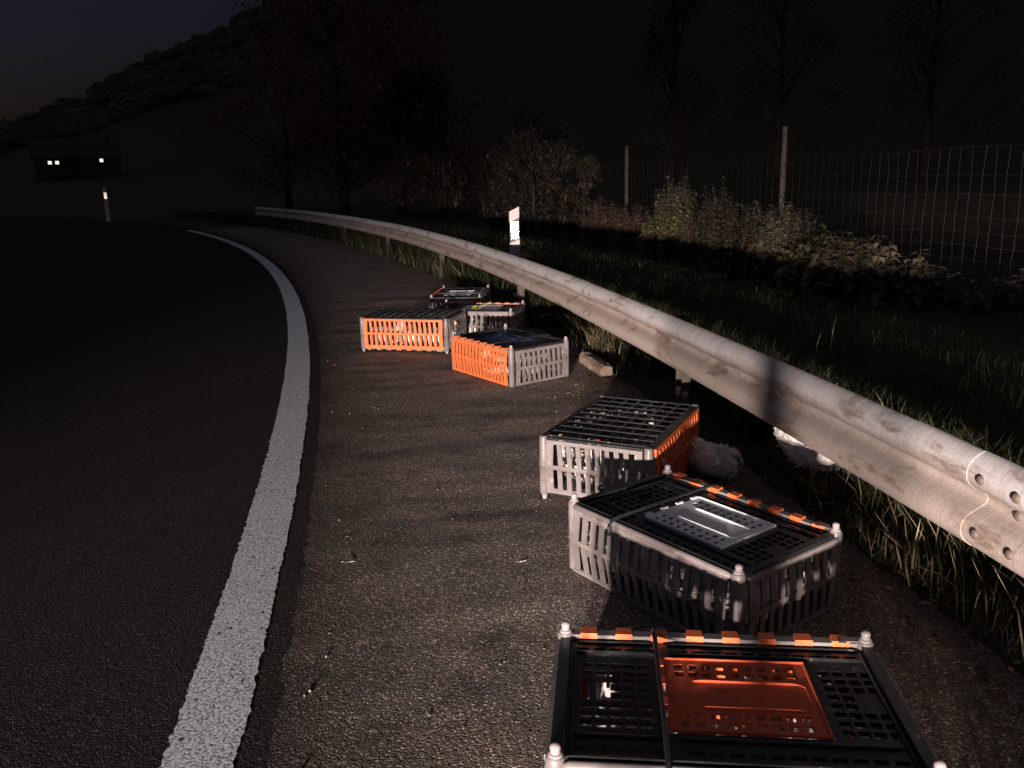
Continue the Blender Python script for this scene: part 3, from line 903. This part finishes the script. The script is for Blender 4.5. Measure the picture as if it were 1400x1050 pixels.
# ------------------------------------------------------------------ delineator posts
def delineator(x, y, z, yaw, tilt, label, k=1.0):
    r = empty('delineator_post', (x, y, z), yaw)
    tag(r, label, 'roadside post', 'white delineator posts')
    def prism(z0a, z0b, z1a, z1b, m, nm, grow=0.0, parent=r):
        # front faces -y; a = left height, b = right height
        sec = [(-0.066, -0.018), (-0.060, -0.026), (0.060, -0.026), (0.066, -0.018), (0.045, 0.035), (0.012, 0.062), (-0.012, 0.062), (-0.045, 0.035)]
        vs = []
        for top in (0, 1):
            for px, py in sec:
                g = 1 + grow
                t = (px+0.066)/0.132
                zz = (z1a+(z1b-z1a)*t) if top else (z0a+(z0b-z0a)*t)
                vs.append((px*g*k, py*g*k, zz*k))
        n = len(sec)
        fs = [(i, (i+1) % n, n+(i+1) % n, n+i) for i in range(n)] + [tuple(range(n-1, -1, -1)), tuple(range(n, 2*n))]
        mb = MB(); mb.add(vs, fs); return mb.build(nm, m, parent)
    prism(0, 0, 0.700, 0.755, M_WHITE, 'shaft')
    prism(0.700, 0.755, 0.965, 1.030, M_BLACK, 'black_band')
    prism(0.965, 1.030, 1.100, 1.165, M_WHITE, 'cap')
    mb = MB(); mb.box(-0.040, 0.050, -0.008, 0.0, -0.105, 0.105)
    o = mb.build('reflector', M_REFLECT, r, loc=(0.0, -0.0275*k, 0.868*k), rot=(-tilt, 0, 0))
    o.scale = (k, 1, k)
    return r
delineator(0.085, 11.0, 0.05, radians(-4.6), radians(1.9), 'white roadside post with a glaring reflector behind the crash barrier', 1.0)
delineator(-18.5, 40.0, 0.03, radians(20.7), radians(1.0), 'tiny bright delineator post far off at the left in the dark', 1.35)

# ------------------------------------------------------------------ wire fence
FOFF = 6.8
def s_at(off, y):
    lo, hi = -10.0, 60.0
    for _ in range(40):
        m_ = (lo+hi)/2
        if at(m_, off).y < y: lo = m_
        else: hi = m_
    return lo
fence = empty('wire_fence', at(s_at(FOFF, 12.5), FOFF, 0.28))
tag(fence, 'tall wire mesh game fence on wooden posts behind the roadside shrubs', 'fence')
FG = lambda s: ground_z(*at(s, FOFF).xy)
for y, top in ((2.6, 1.85), (7.5, 1.85), (12.5, 1.88), (17.5, 1.82), (22.6, 1.75), (28, 1.8)):
    s = s_at(FOFF, y); p = at(s, FOFF + 0.06); g = FG(s)
    lean = random.uniform(-0.02, 0.03)
    mb = MB(); mb.tube([(0, 0, -0.3), (lean*0.5, 0, top*0.5), (lean, 0, top-0.01), (lean, 0, top)], [0.042, 0.040, 0.037, 0.028], 9)
    o = mb.build('post', M_TIMBER, fence, True, 40, loc=(p.x, p.y, g)); child_world(o, fence)
fs0, fs1 = s_at(FOFF, 3.0), s_at(FOFF, 25.0)
HEI = [1.46, 1.19, 0.98, 0.76, 0.60, 0.46, 0.32, 0.18, 0.06]
for hgt in HEI:
    pts = [at(s, FOFF + 0.015*noise.noise(Vector((s*0.7, hgt*9, 2))), FG(s) + hgt + 0.012*noise.noise(Vector((s*0.6, hgt*5, 0)))) for s in frange(fs0, fs1, 0.4)]
    mb = MB(); mb.tube(pts, 0.0013, 4)
    o = mb.build('wire', M_WIRE, fence); child_world(o, fence)
s = fs0
while s < fs1:
    g = FG(s); pts = []
    for i, hgt in enumerate(HEI[::-1]):
        pts.append(at(s + random.uniform(-0.016, 0.016), FOFF, g + hgt + 0.012*noise.noise(Vector((s*0.6, hgt*5, 0)))))
    mb = MB(); mb.tube(pts, 0.0016, 3)
    o = mb.build('wire', M_WIRE, fence); child_world(o, fence)
    s += 0.15

# ------------------------------------------------------------------ vegetation
def nettle_clump(name, label, cat, x, y, n, hmin, hmax, spread, size, m, seed, group, peak=True):
    rnd = random.Random(seed); z = ground_z(x, y)
    r = empty(name, (x, y, z)); tag(r, label, cat, group)
    lf = MB(); st = MB()
    for i in range(n):
        a = rnd.uniform(0, 2*pi); q = spread*math.sqrt(rnd.random())
        bx, by = q*cos(a), q*sin(a)*0.7
        k = 1 - 0.75*(q/spread) if peak else 1
        h = hmin + (hmax-hmin)*max(0.0, min(1, k*rnd.uniform(0.55, 1.1)))
        lx, ly = rnd.uniform(-0.12, 0.12), rnd.uniform(-0.12, 0.12)
        pts = [Vector((bx + lx*t*t*h, by + ly*t*t*h, h*t)) for t in (0, 0.33, 0.66, 1)]
        st.tube(pts, [0.004, 0.0035, 0.003, 0.0015], 4)
        t = 0.12 + rnd.uniform(0, 0.05); rot = rnd.uniform(0, pi)
        while t < 1.0:
            p = Vector((bx + lx*t*t*h, by + ly*t*t*h, h*t))
            sz = size*1.2*(0.55 + 0.6*sin(pi*min(1, 0.25 + t*0.72)))*rnd.uniform(0.75, 1.2)
            for s_ in (0, pi):
                aa = rot + s_ + rnd.uniform(-0.3, 0.3)
                leaf(lf, p, Vector((cos(aa), sin(aa), rnd.uniform(0.0, 0.5))), sz, rnd.uniform(0.2, 0.8), rnd)
            rot += pi/2; t += size*0.42/h*rnd.uniform(0.8, 1.2)
    tag(lf.build('foliage', m, r), kind='stuff'); tag(st.build('stems', M_STEM, r, True), kind='stuff')
    return r
G_SH = 'weeds and shrubs in front of the wire fence'
CL = [
    ('low pale weeds trailing off to the right of the big leaved clump', 'weed', 4.02, 8.35, 22, 0.25, 0.62, 0.42, 0.13, M_LEAF_DULL),
    ('small weeds under the fence mesh between the trailing weeds and the frame edge', 'weed', 4.75, 7.75, 8, 0.2, 0.42, 0.25, 0.13, M_LEAF_DULL),
    ('big leaved weed clump lit pale at the right end of the shrub row', 'weed', 3.55, 8.75, 34, 0.45, 0.95, 0.42, 0.15, M_LEAF_DULL),
    ('lime green leafy weed clump low in the grass before the pale clump', 'weed', 3.45, 9.35, 30, 0.35, 0.80, 0.45, 0.13, M_LEAF_LIME),
    ('sparse low weeds at the foot of the fence, far right', 'weed', 4.45, 7.9, 10, 0.15, 0.36, 0.40, 0.12, M_LEAF_DULL),
    ('brownish weed clump left of the lime green one', 'weed', 3.35, 10.3, 50, 0.5, 1.10, 0.50, 0.10, M_LEAF_DULL),
    ('tall brown grey shrub standing before the nearer fence post', 'shrub', 3.10, 11.2, 60, 0.6, 1.15, 0.55, 0.09, M_LEAF_DULL),
    ('pointed brown grey shrub in the middle of the row', 'shrub', 3.02, 12.1, 80, 0.5, 1.35, 0.55, 0.09, M_LEAF_DULL),
    ('yellow green shrub with a rounded foot', 'shrub', 2.62, 13.2, 90, 0.45, 1.02, 0.55, 0.10, M_LEAF_LIME),
    ('slender pointed shrub rising behind the yellow green one', 'shrub', 2.72, 13.9, 60, 0.7, 1.45, 0.40, 0.10, M_LEAF_DULL),
    ('reddish stemmed weeds left of the yellow green shrub', 'weed', 2.20, 15.0, 40, 0.4, 0.95, 0.42, 0.09, M_LEAF_RED),
    ('reddish thicket at the foot of the farther fence post', 'shrub', 1.85, 16.0, 60, 0.4, 1.05, 0.5, 0.10, M_LEAF_RED),
]
for i, (lb, ct, x, y, n, h0, h1, sp, sz, m) in enumerate(CL):
    nettle_clump('weed_clump' if ct == 'weed' else 'shrub', lb, ct, x, y, n, h0, h1, sp, sz, m, 100+i, G_SH)

def crown_tree(name, label, cat, x, y, h, rad, m, nleaf, size, seed, group, trunk_h=0.3, kind='round'):
    rnd = random.Random(seed); z = ground_z(x, y) - 0.05
    r = empty(name, (x, y, z)); tag(r, label, cat, group)
    tr = MB()
    tr.tube([(0, 0, 0), (0.02*h*rnd.uniform(-1, 1), 0.02*h*rnd.uniform(-1, 1), h*0.4), (0, 0, h*0.86)], [0.022*h+0.01, 0.015*h, 0.004*h], 8)
    clumps = []
    nc = 26
    for i in range(nc):
        a = rnd.uniform(0, 2*pi); t = trunk_h + (1-trunk_h)*(i+0.5)/nc
        prof = math.sqrt(max(0.02, 1 - ((t - 0.5*(1+trunk_h)*0.92)/(0.56*(1-trunk_h)+0.06))**2)) if kind == 'round' else (1.05 - t)*1.15
        q = rad*prof*rnd.uniform(0.35, 1.0)
        c = Vector((q*cos(a), q*sin(a), h*t)); cr = rad*rnd.uniform(0.26, 0.46)
        clumps.append((c, cr))
        b0 = Vector((0, 0, h*max(0.12, t-0.22)))
        tr.tube([b0, (b0+c)/2 + Vector((0, 0, -0.03*h)), c], [0.006*h+0.004, 0.004*h+0.003, 0.0015*h+0.001], 5)
    lf = MB()
    for i in range(nleaf):
        c, cr = rnd.choice(clumps)
        v = Vector((rnd.gauss(0, 1), rnd.gauss(0, 1), rnd.gauss(0, 0.8)))
        v = v.normalized()*cr*(rnd.random()**0.45)
        p = c + v
        leaf(lf, p, Vector((rnd.uniform(-1, 1), rnd.uniform(-1, 1), rnd.uniform(-0.6, 0.5))), size*rnd.uniform(0.7, 1.3), rnd.uniform(0, 0.5), rnd, 0.6)
    lf.build('crown', m, r); tr.build('trunk', M_BARK, r, True)
    return r
# tall bushes at the fence behind the roadside post
BU = [
    ('tall narrow bush at the fence just right of the glaring post', 1.55, 17.6, 1.75, 0.42, M_LEAF_DARK),
    ('tall bush between the two upright bushes by the farther fence post', 1.05, 18.4, 2.05, 0.50, M_LEAF_DARK),
    ('tallest bush rising above the glaring roadside post', 0.55, 19.4, 2.35, 0.62, M_LEAF_DARK),
    ('dark bush left of the tallest bush behind the roadside post', 0.05, 20.6, 1.9, 0.6, M_LEAF_DARK),
]
for i, (lb, x, y, h, rd, m) in enumerate(BU):
    crown_tree('bush', lb, 'bush', x, y, h, rd, m, 2600, 0.095, 300+i, G_SH, 0.08)
TR = [
    ('russet leaved tree, leftmost of the dim trees at the bend', -10.6, 42.0, 7.6, 2.9, M_LEAF_RUSSET),
    ('russet tree second from the left at the bend', -7.6, 40.5, 9.3, 2.9, M_LEAF_RUSSET),
    ('tallest dim tree with brown leaves beyond the bend', -6.2, 33.0, 9.0, 3.0, M_LEAF_RUSSET),
    ('broad brown tree right of the tallest tree', -3.9, 32.0, 7.2, 2.6, M_LEAF_RUSSET),
    ('smaller dull green tree sloping down toward the roadside post', -2.2, 29.0, 4.6, 1.9, M_LEAF_DARK),
    ('low dark tree behind the bushes and the roadside post', 0.3, 30.0, 3.4, 1.8, M_LEAF_DARK),
    ('dark conifer shaped tree on the black slope above the fence posts', 9.5, 50.0, 12.0, 3.2, M_LEAF_DARK),
    ('dark broad tree high on the black slope at the right', 25.0, 52.0, 13.0, 4.0, M_LEAF_DARK),
    ('dark tree between the two on the black right hand slope', 18.0, 58.0, 14.0, 3.8, M_LEAF_DARK),
]
for i, (lb, x, y, h, rd, m) in enumerate(TR):
    crown_tree('tree', lb, 'tree', x, y, h, rd, m, 5200, 0.20 if h > 4 else 0.13, 500+i, 'dim trees beyond the bend and on the slope', 0.16, 'cone' if 'conifer' in lb else 'round')

# wooded hillside far behind: one mass
def far_wood():
    rnd = random.Random(77); mb = MB()
    for i in range(1500):
        az = radians(rnd.uniform(-48, 48)); r = rnd.uniform(285, 345)
        x, y = r*sin(az), r*cos(az); z = hill_z(x, y)
        if z < 3: continue
        if -33 < math.degrees(az) < -24 and r < 235: continue
        h = rnd.uniform(3.5, 6.5); w = rnd.uniform(2.6, 4.8)
        prof = [(w*0.7, 0.0), (w, h*0.40), (w*0.92, h*0.68), (w*0.55, h*0.90), (0.15, h)]
        n = 7; vs = []; fs = []
        for q, zz in prof:
            for k in range(n):
                a = 2*pi*k/n; e = rnd.uniform(0.7, 1.25)
                vs.append((x+q*e*cos(a), y+q*e*sin(a), z-1+zz*rnd.uniform(0.93, 1.07)))
        for u in range(len(prof)-1):
            for k in range(n): fs.append((u*n+k, u*n+(k+1) % n, (u+1)*n+(k+1) % n, (u+1)*n+k))
        mb.add(vs, fs)
    return tag(mb.build('far_wood', M_LEAF_FAR), 'dark wood covering the far hillside', 'wood', kind='stuff')
far_wood()

# ------------------------------------------------------------------ grass, stalks and litter
def blade(mb, x, y, z, h, w, rnd, lie=0.0):
    a = rnd.uniform(0, 2*pi); f = rnd.uniform(0, 2*pi); b = h*rnd.uniform(0.1, 0.7) + lie*h
    dx, dy = cos(f)*b, sin(f)*b; wx, wy = cos(a)*w/2, sin(a)*w/2
    up = math.sqrt(max(0.04, 1 - min(0.95, (b/h)**2)))*h if lie else h
    mb.add([(x-wx, y-wy, z), (x+wx, y+wy, z), (x+wx*0.8+dx*0.3, y+wy*0.8+dy*0.3, z+up*0.55), (x-wx*0.8+dx*0.3, y-wy*0.8+dy*0.3, z+up*0.55), (x+dx, y+dy, z+up*rnd.uniform(0.85, 1))],
           [(0, 1, 2, 3), (3, 2, 4)])
rnd = random.Random(21)
gr = MB(); dry = MB()
def gz(x, y, off): return verge_z(off) - 0.02
for n, s0, s1, o0, o1, h0, h1, w, pd in (
        (9000, 1.2, 9.0, 2.44, 3.3, 0.07, 0.26, 0.005, 0.10), (9000, 1.2, 10.0, 2.9, 5.0, 0.06, 0.20, 0.006, 0.02), (9000, 2.0, 14.0, 4.2, 7.6, 0.06, 0.20, 0.008, 0.02),
        (7000, 9.0, 18.0, 2.44, 4.2, 0.08, 0.30, 0.009, 0.06), (6000, 12.0, 30.0, 2.6, 8.0, 0.1, 0.3, 0.014, 0.03), (7000, 8.5, 22.0, 2.30, 2.75, 0.20, 0.50, 0.012, 0.05), (3000, 20.0, 45.0, 2.25, 2.75, 0.3, 0.55, 0.02, 0.05), (3500, 16.0, 45.0, 2.44, 4.0, 0.12, 0.4, 0.02, 0.05),
        (9000, -2.0, 5.0, 2.60, 3.3, 0.26, 0.48, 0.009, 0.03), (9000, 5.0, 12.0, 2.66, 3.4, 0.24, 0.42, 0.010, 0.03),  # verge grass made tall and dense to block beam light under the barrier
        (3000, 8.0, 50.0, -10.5, -8.0, 0.1, 0.3, 0.02, 0.03)):
    for _ in range(n):
        s = rnd.uniform(s0, s1); off = o0 + (o1-o0)*rnd.random()
        if noise.noise(Vector((s*1.3, off*1.9, 4.0))) < -0.28: continue
        p = at(s, off)
        if h1 > 0.4 and s0 < 8 and math.hypot(p.x-1.45, p.y-4.2) < 0.42: continue
        edge = min(1.0, 0.45 + (off-2.44)*0.9) if off > 0 and o0 > 2.4 else 1.0
        d = rnd.random() < pd
        blade(dry if d else gr, p.x, p.y, gz(p.x, p.y, off), rnd.uniform(h0, h1)*edge, w*rnd.uniform(0.6, 1.3), rnd, 0.5 if d and rnd.random() < 0.4 else 0.0)
# tufts of pale dry grass under the barrier
for cs, co, nn, hh in ((2.9, 2.58, 70, 0.36), (2.6, 2.6, 60, 0.34), (3.25, 2.6, 60, 0.36), (2.35, 2.62, 50, 0.33), (3.6, 2.7, 40, 0.34), (3.05, 2.62, 90, 0.26), (2.75, 2.72, 60, 0.22), (2.45, 2.68, 60, 0.22), (3.35, 2.85, 40, 0.24), (2.2, 2.8, 40, 0.2), (6.95, 2.60, 150, 0.34), (7.3, 2.65, 90, 0.32), (6.2, 2.75, 60, 0.26), (5.4, 2.9, 40, 0.24), (2.95, 2.95, 50, 0.24), (1.9, 2.75, 40, 0.2)):
    for _ in range(nn):
        s = cs + rnd.gauss(0, 0.13); off = max(2.46, co + rnd.gauss(0, 0.09)); p = at(s, off)
        blade(dry if rnd.random() < 0.55 else gr, p.x, p.y, gz(p.x, p.y, off), hh*rnd.uniform(0.4, 1.1), rnd.uniform(0.004, 0.009), rnd, 0.4 if rnd.random() < 0.35 else 0)
# lone stalks on the dark verge
for sx, sy, hh in ((2.66, 6.9, 0.42), (2.42, 6.6, 0.26), (2.2, 5.2, 0.2), (2.9, 7.5, 0.2)):
    off, s = off_of(sx, sy); z = verge_z(off)
    dry.tube([(sx, sy, z), (sx+0.02, sy, z+hh*0.6), (sx+0.05, sy+0.01, z+hh)], [0.004, 0.003, 0.002], 4)
tag(gr.build('grass', M_GRASS), 'dark green grass on the verge behind the barrier', 'grass', kind='stuff')
tag(dry.build('dry_grass', M_STRAW), 'pale dry grass blades and straw under the barrier', 'grass', kind='stuff')
lit = MB()
for _ in range(900):
    s = rnd.uniform(1.0, 16.0); off = 2.2 + abs(rnd.gauss(0, 0.32)); p = at(s, off)
    if off > 3.4: continue
    z = (0.006 if off < 2.38 else verge_z(off) + 0.0)
    a = rnd.uniform(0, 2*pi)
    leaf(lit, Vector((p.x, p.y, z + rnd.uniform(0.002, 0.012))), Vector((cos(a), sin(a), rnd.uniform(0.0, 0.25))), rnd.uniform(0.025, 0.06), 0.1, rnd, 0.55)
tag(lit.build('leaf_litter', M_LITTER), 'dead brown leaves along the edge of the shoulder', 'leaf litter', kind='stuff')
grit = MB()
for _ in range(420):
    if rnd.random() < 0.45:
        p = Vector((0.45 + rnd.gauss(0, 0.22), 6.55 + rnd.gauss(0, 0.35), 0)); off = off_of(p.x, p.y)[0]
        if not (0.3 < off < 2.35): continue
    else:
        s = rnd.uniform(1.5, 10); off = rnd.uniform(0.15, 2.35)**1.0; p = at(s, off)
    q = rnd.uniform(0.002, 0.006)
    vs = [(p.x + q*rnd.uniform(0.6, 1.3)*a, p.y + q*rnd.uniform(0.6, 1.3)*b, 0.004 + q*rnd.uniform(0.5, 1.1)*c) for a, b, c in ((-1,-1,0),(1,-1,0),(1,1,0),(-1,1,0),(-.6,-.5,1.3),(.6,-.6,1.4),(.5,.6,1.3),(-.6,.5,1.4))]
    grit.add(vs, [(4,5,6,7),(0,1,5,4),(1,2,6,5),(2,3,7,6),(3,0,4,7)])
tag(grit.build('grit', M_CHIP), 'loose grit scattered on the shoulder', 'grit', kind='stuff')

# ------------------------------------------------------------------ edge stone, stray leaf, feathers
mb = MB()
xs = frange(0, 0.60, 0.06); vs = []; fs = []
for i, x in enumerate(xs):
    for k, (dy, dz) in enumerate(((-0.055, 0.0), (-0.05, 0.065), (-0.02, 0.085), (0.05, 0.08), (0.06, 0.0))):
        e = 0.014*noise.noise(Vector((x*9, k*1.7, 2.2)))
        vs.append((x + 0.02*noise.noise(Vector((k*3.1, x, 1))) - 0.3, dy+e, max(-0.02, dz+e)))
for i in range(len(xs)-1):
    for k in range(4): fs.append((i*5+k, (i+1)*5+k, (i+1)*5+k+1, i*5+k+1))
fs += [(0, 1, 2, 3, 4), tuple((len(xs)-1)*5+k for k in range(4, -1, -1))]
mb.add(vs, fs)
o = mb.build('edge_stone', M_STONE, None, False, None, (0.70, 6.92, 0.0), (0, 0, radians(-78)))
tag(o, 'broken tan edging stone lying by the grass right of the blue-door crate', 'stone')

mb = MB(); rr = random.Random(4)
pts = [Vector((0.0, 0, 0)), Vector((0.07, 0.0, 0.035)), Vector((0.14, 0.01, 0.05))]
leaf(mb, Vector((-0.07, 0, 0.006)), Vector((1, 0.1, 0.1)), 0.13, 0.1, rr, 0.75)
leaf(mb, Vector((-0.05, 0.02, 0.012)), Vector((0.8, 0.5, 0.35)), 0.12, 0.2, rr, 0.7)
leaf(mb, Vector((-0.06, -0.02, 0.008)), Vector((0.9, -0.5, 0.15)), 0.10, 0.1, rr, 0.8)
mb.tube([(0.0, 0.0, 0.01), (0.07, 0.02, 0.03), (0.15, 0.03, 0.065)], [0.005, 0.004, 0.003], 5)
M_YEL, _, _ = mat('yellow_leaf', (0.42, 0.40, 0.08), 0.55)
o = mb.build('fallen_leaf', M_YEL, None, False, None, (-0.33, 8.36, 0.308), (0, 0, radians(12)))
tag(o, 'yellow green leaf with its stalk lying on the far crate lid', 'leaf')

def feather_mesh():
    mb = MB(); n = 8
    mid = [(-0.03 + 0.06*i/n, 0.006*sin(i/n*2.2), 0.004 + 0.006*(i/n)**2) for i in range(n+1)]
    vs = []; fs = []
    for i, (x, y, z) in enumerate(mid):
        w = 0.0085*sin(pi*min(1, 0.08 + i/n*0.9))
        vs += [(x, y-w, z+0.001), (x, y, z+0.003), (x, y+w, z+0.001)]
    for i in range(n):
        fs += [(i*3, (i+1)*3, (i+1)*3+1, i*3+1), (i*3+1, (i+1)*3+1, (i+1)*3+2, i*3+2)]
    mb.add(vs, fs); mb.tube([mid[0], (-0.042, 0, 0.003)], [0.001, 0.0006], 4)
    return mb.mesh('feather', M_HEN)
f_me = feather_mesh()
FE = [(0.02, 3.28, 'left of the second crate'), (0.20, 2.72, 'between the two nearest crates, at their left'), (-0.72, 3.32, 'near the white line'), (-0.30, 6.2, 'left of the blue-door crate'), (0.42, 6.1, 'at the right foot of the blue-door crate'),
      (0.30, 5.6, 'between the blue-door crate and the upside-down one'), (0.1, 3.9, 'left of the nearer upside-down crate'), (-1.02, 7.4, 'before the leftmost orange crate'), (0.50, 6.35, 'by the broken edging stone')]
for i, (x, y, w) in enumerate(FE):
    o = link('feather', f_me, None, (x, y, 0.006), (0.1, 0, i*1.7)); tag(o, 'small white feather on the asphalt ' + w, 'feather', 'loose white feathers')
    o.scale = (random.uniform(0.5, 0.85),)*3

# ------------------------------------------------------------------ far houses with lit windows
M_WALL = plastic('render_wall', (0.035, 0.03, 0.028), rough=0.9)
M_ROOF = plastic('roof_tiles', (0.03, 0.022, 0.02), rough=0.85)
M_DARKGLASS, _, _ = mat('dark_pane', (0.02, 0.02, 0.025), 0.15)
def lit_pane(name, st):
    m, nt, b = mat(name, (0.8, 0.75, 0.65), 0.4)
    b.inputs['Emission Color'].default_value = (1.0, 0.90, 0.74, 1); b.inputs['Emission Strength'].default_value = st
    return m
M_LIT = lit_pane('lit_pane', 1.1)
def house(x, y, rz, w, d, h, lit_xs, label, win_z):
    z = hill_z(x, y) - 0.35
    r = empty('house', (x, y, z), rz); tag(r, label, 'house', 'far houses on the dark hillside')
    mb = MB(); mb.box(-w/2, w/2, -d/2, d/2, -2, h)
    mb.add([(-w/2, -d/2, h), (-w/2, d/2, h), (-w/2, 0, h+d*0.42), (w/2, -d/2, h), (w/2, d/2, h), (w/2, 0, h+d*0.42)], [(0, 2, 1), (3, 4, 5)])
    mb.build('wall', M_WALL, r)
    mb = MB()
    for sg in (-1, 1):
        a = [(-w/2-.4, sg*(d/2+.4), h-.28), (w/2+.4, sg*(d/2+.4), h-.28), (w/2+.4, 0, h+d*0.42+.06), (-w/2-.4, 0, h+d*0.42+.06)]
        b = [(p[0], p[1], p[2]+.2) for p in a]
        mb.add(a+b, [(0,1,2,3),(4,5,6,7),(0,1,5,4),(1,2,6,5),(2,3,7,6),(3,0,4,7)])
    rf = mb.build('roof', M_ROOF, r)
    mb = MB(); mb.box(w*0.2, w*0.2+.7, 0.4, 1.1, h+d*0.2, h+d*0.42+1.2); mb.build('chimney', M_WALL, rf)
    for wx in [-w/2+1.5+1.3*q for q in range(int((w-2.4)/1.3)+1)]:
        for wz in (1.0, win_z):
            on = any(abs(wx-q) < 0.4 for q in lit_xs) and wz == win_z
            fr = MB(); fr.box(wx-.45, wx+.45, -d/2-.05, -d/2-.004, wz, wz+1.3); f_ = fr.build('window', M_TIMBER, r)
            pn = MB(); pn.box(wx-.33, wx+.33, -d/2-.075, -d/2-.052, wz+.5, wz+1.15); pn.build('pane', M_LIT if on else M_DARKGLASS, f_)
    dr = MB(); dr.box(-w/2+2.4, -w/2+3.4, -d/2-.06, -d/2-.003, 0, 2.1); dr.build('door', M_TIMBER, r)
    return r
house(-91.8, 180.0, radians(28), 9.0, 8.0, 5.6, (-0.4, -1.7), 'far dark house with two lit windows side by side on the left hillside', 3.6)
house(-83.4, 180.0, radians(25), 7.6, 7.0, 5.2, (0.3,), 'far dark house with one lit window, right of the twin lit windows', 3.6)

# ------------------------------------------------------------------ the photographer, whose shadow falls on the barrier
def person():
    r = empty('person', (-0.10, -0.42, 0)); tag(r, 'person in a dark jacket holding up a phone, standing behind the camera', 'person')
    J = {'pelvis': ((0, 0, 0.97), 0.145), 'belly': ((0, 0.01, 1.12), 0.14), 'chest': ((0, 0, 1.33), 0.155), 'neck': ((0, 0.01, 1.50), 0.062), 'jaw': ((0, 0.03, 1.58), 0.075), 'head': ((0, 0.02, 1.67), 0.092), 'crown': ((0, 0.01, 1.745), 0.060)}
    E = [('pelvis', 'belly'), ('belly', 'chest'), ('chest', 'neck'), ('neck', 'jaw'), ('jaw', 'head'), ('head', 'crown')]
    for sd, sg in (('l', -1), ('r', 1)):
        J.update({sd+'hip': ((sg*0.10, 0, 0.90), 0.100), sd+'knee': ((sg*0.14, 0.02, 0.50), 0.068), sd+'ankle': ((sg*0.16, -0.01, 0.09), 0.050), sd+'toe': ((sg*0.18, 0.15, 0.045), 0.042),
                  sd+'sh': ((sg*0.185, 0, 1.42), 0.072), sd+'elbow': ((sg*0.24, 0.10, 1.18), 0.055), sd+'wrist': ((sg*0.10, 0.28, 1.46), 0.036), sd+'palm': ((sg*0.075, 0.315, 1.53), 0.032)})
        E += [('pelvis', sd+'hip'), (sd+'hip', sd+'knee'), (sd+'knee', sd+'ankle'), (sd+'ankle', sd+'toe'), ('chest', sd+'sh'), (sd+'sh', sd+'elbow'), (sd+'elbow', sd+'wrist'), (sd+'wrist', sd+'palm')]
        for q, (dx, dz) in enumerate(((0.0, 0.075), (-0.012, 0.080), (-0.022, 0.070), (-0.030, 0.055))):
            nm = sd+'f%d' % q
            J[nm] = ((sg*(0.078 + dx*0.2), 0.325 - 0.014*q + 0.02, 1.545 + dz*0.55), 0.0095); J[nm+'t'] = ((sg*(0.060 + dx*0.3), 0.335 - 0.014*q + 0.03, 1.55 + dz*0.85), 0.008)
            E += [(sd+'palm', nm), (nm, nm+'t')]
        J[sd+'th'] = ((sg*0.050, 0.300, 1.565), 0.0105); J[sd+'tht'] = ((sg*0.030, 0.315, 1.585), 0.009); E += [(sd+'palm', sd+'th'), (sd+'th', sd+'tht')]
    names = list(J); me = bpy.data.meshes.new('body')
    me.from_pydata([J[n][0] for n in names], [(names.index(a), names.index(b)) for a, b in E], [])
    m, nt, b = mat('dark_clothes', (0.03, 0.035, 0.045), 0.85)
    gm = nd(nt, 'ShaderNodeTexCoord'); sx = nd(nt, 'ShaderNodeSeparateXYZ'); nt.links.new(gm.outputs['Object'], sx.inputs[0])
    c = ramp(nt, sx.outputs[2], [(0.0, (0.02, 0.02, 0.02)), (0.10, (0.03, 0.035, 0.05)), (0.95, (0.03, 0.035, 0.045)), (1.0, (0.03, 0.035, 0.045))])
    nt.links.new(c, b.inputs['Base Color'])
    me.materials.append(m)
    o = link('body', me, r)
    sk = o.modifiers.new('Skin', 'SKIN'); sk.use_smooth_shade = True
    for v, n in zip(me.skin_vertices[0].data, names):
        v.radius = (J[n][1], J[n][1]); v.use_root = (n == 'pelvis')
    ss = o.modifiers.new('Sub', 'SUBSURF'); ss.levels = 1; ss.render_levels = 1
    mb = MB(); mb.box(-0.038, 0.038, 0.362, 0.371, 1.515, 1.66); mb.build('phone', M_BLACK, None, loc=(-0.10, -0.42, 0))
    ph = bpy.data.objects['phone']; tag(ph, 'black phone held up by the photographer', 'phone')
    cv = []; cf = []; n = 16
    prof = [(0.235, 0.175, 0.60), (0.225, 0.165, 0.78), (0.205, 0.150, 1.0), (0.225, 0.150, 1.25), (0.235, 0.130, 1.40), (0.10, 0.09, 1.48)]
    for a_, b_, z_ in prof:
        for k in range(n):
            t = 2*pi*k/n; e = 1 + 0.04*noise.noise(Vector((cos(t)*2, sin(t)*2, z_*4)))
            cv.append((a_*e*cos(t), b_*e*sin(t), z_))
    for i in range(len(prof)-1):
        for k in range(n): cf.append((i*n+k, i*n+(k+1) % n, (i+1)*n+(k+1) % n, (i+1)*n+k))
    mb = MB(); mb.add(cv, cf); mb.build('coat', m, r, True)
    mb = MB()
    mb.lathe([(0.101, 1.655), (0.108, 1.69), (0.098, 1.745), (0.060, 1.785), (0.01, 1.80)], 14, Matrix.Translation((0, 0.005, 0)))
    mb.build('hat', M_BLACK, r, True)
person()
# one more crate of the row, just short of the picture's lower edge
make_crate('poultry crate standing just outside the lower right of the view', 0.93, 0.62, 6.0, 'g', detail=False)
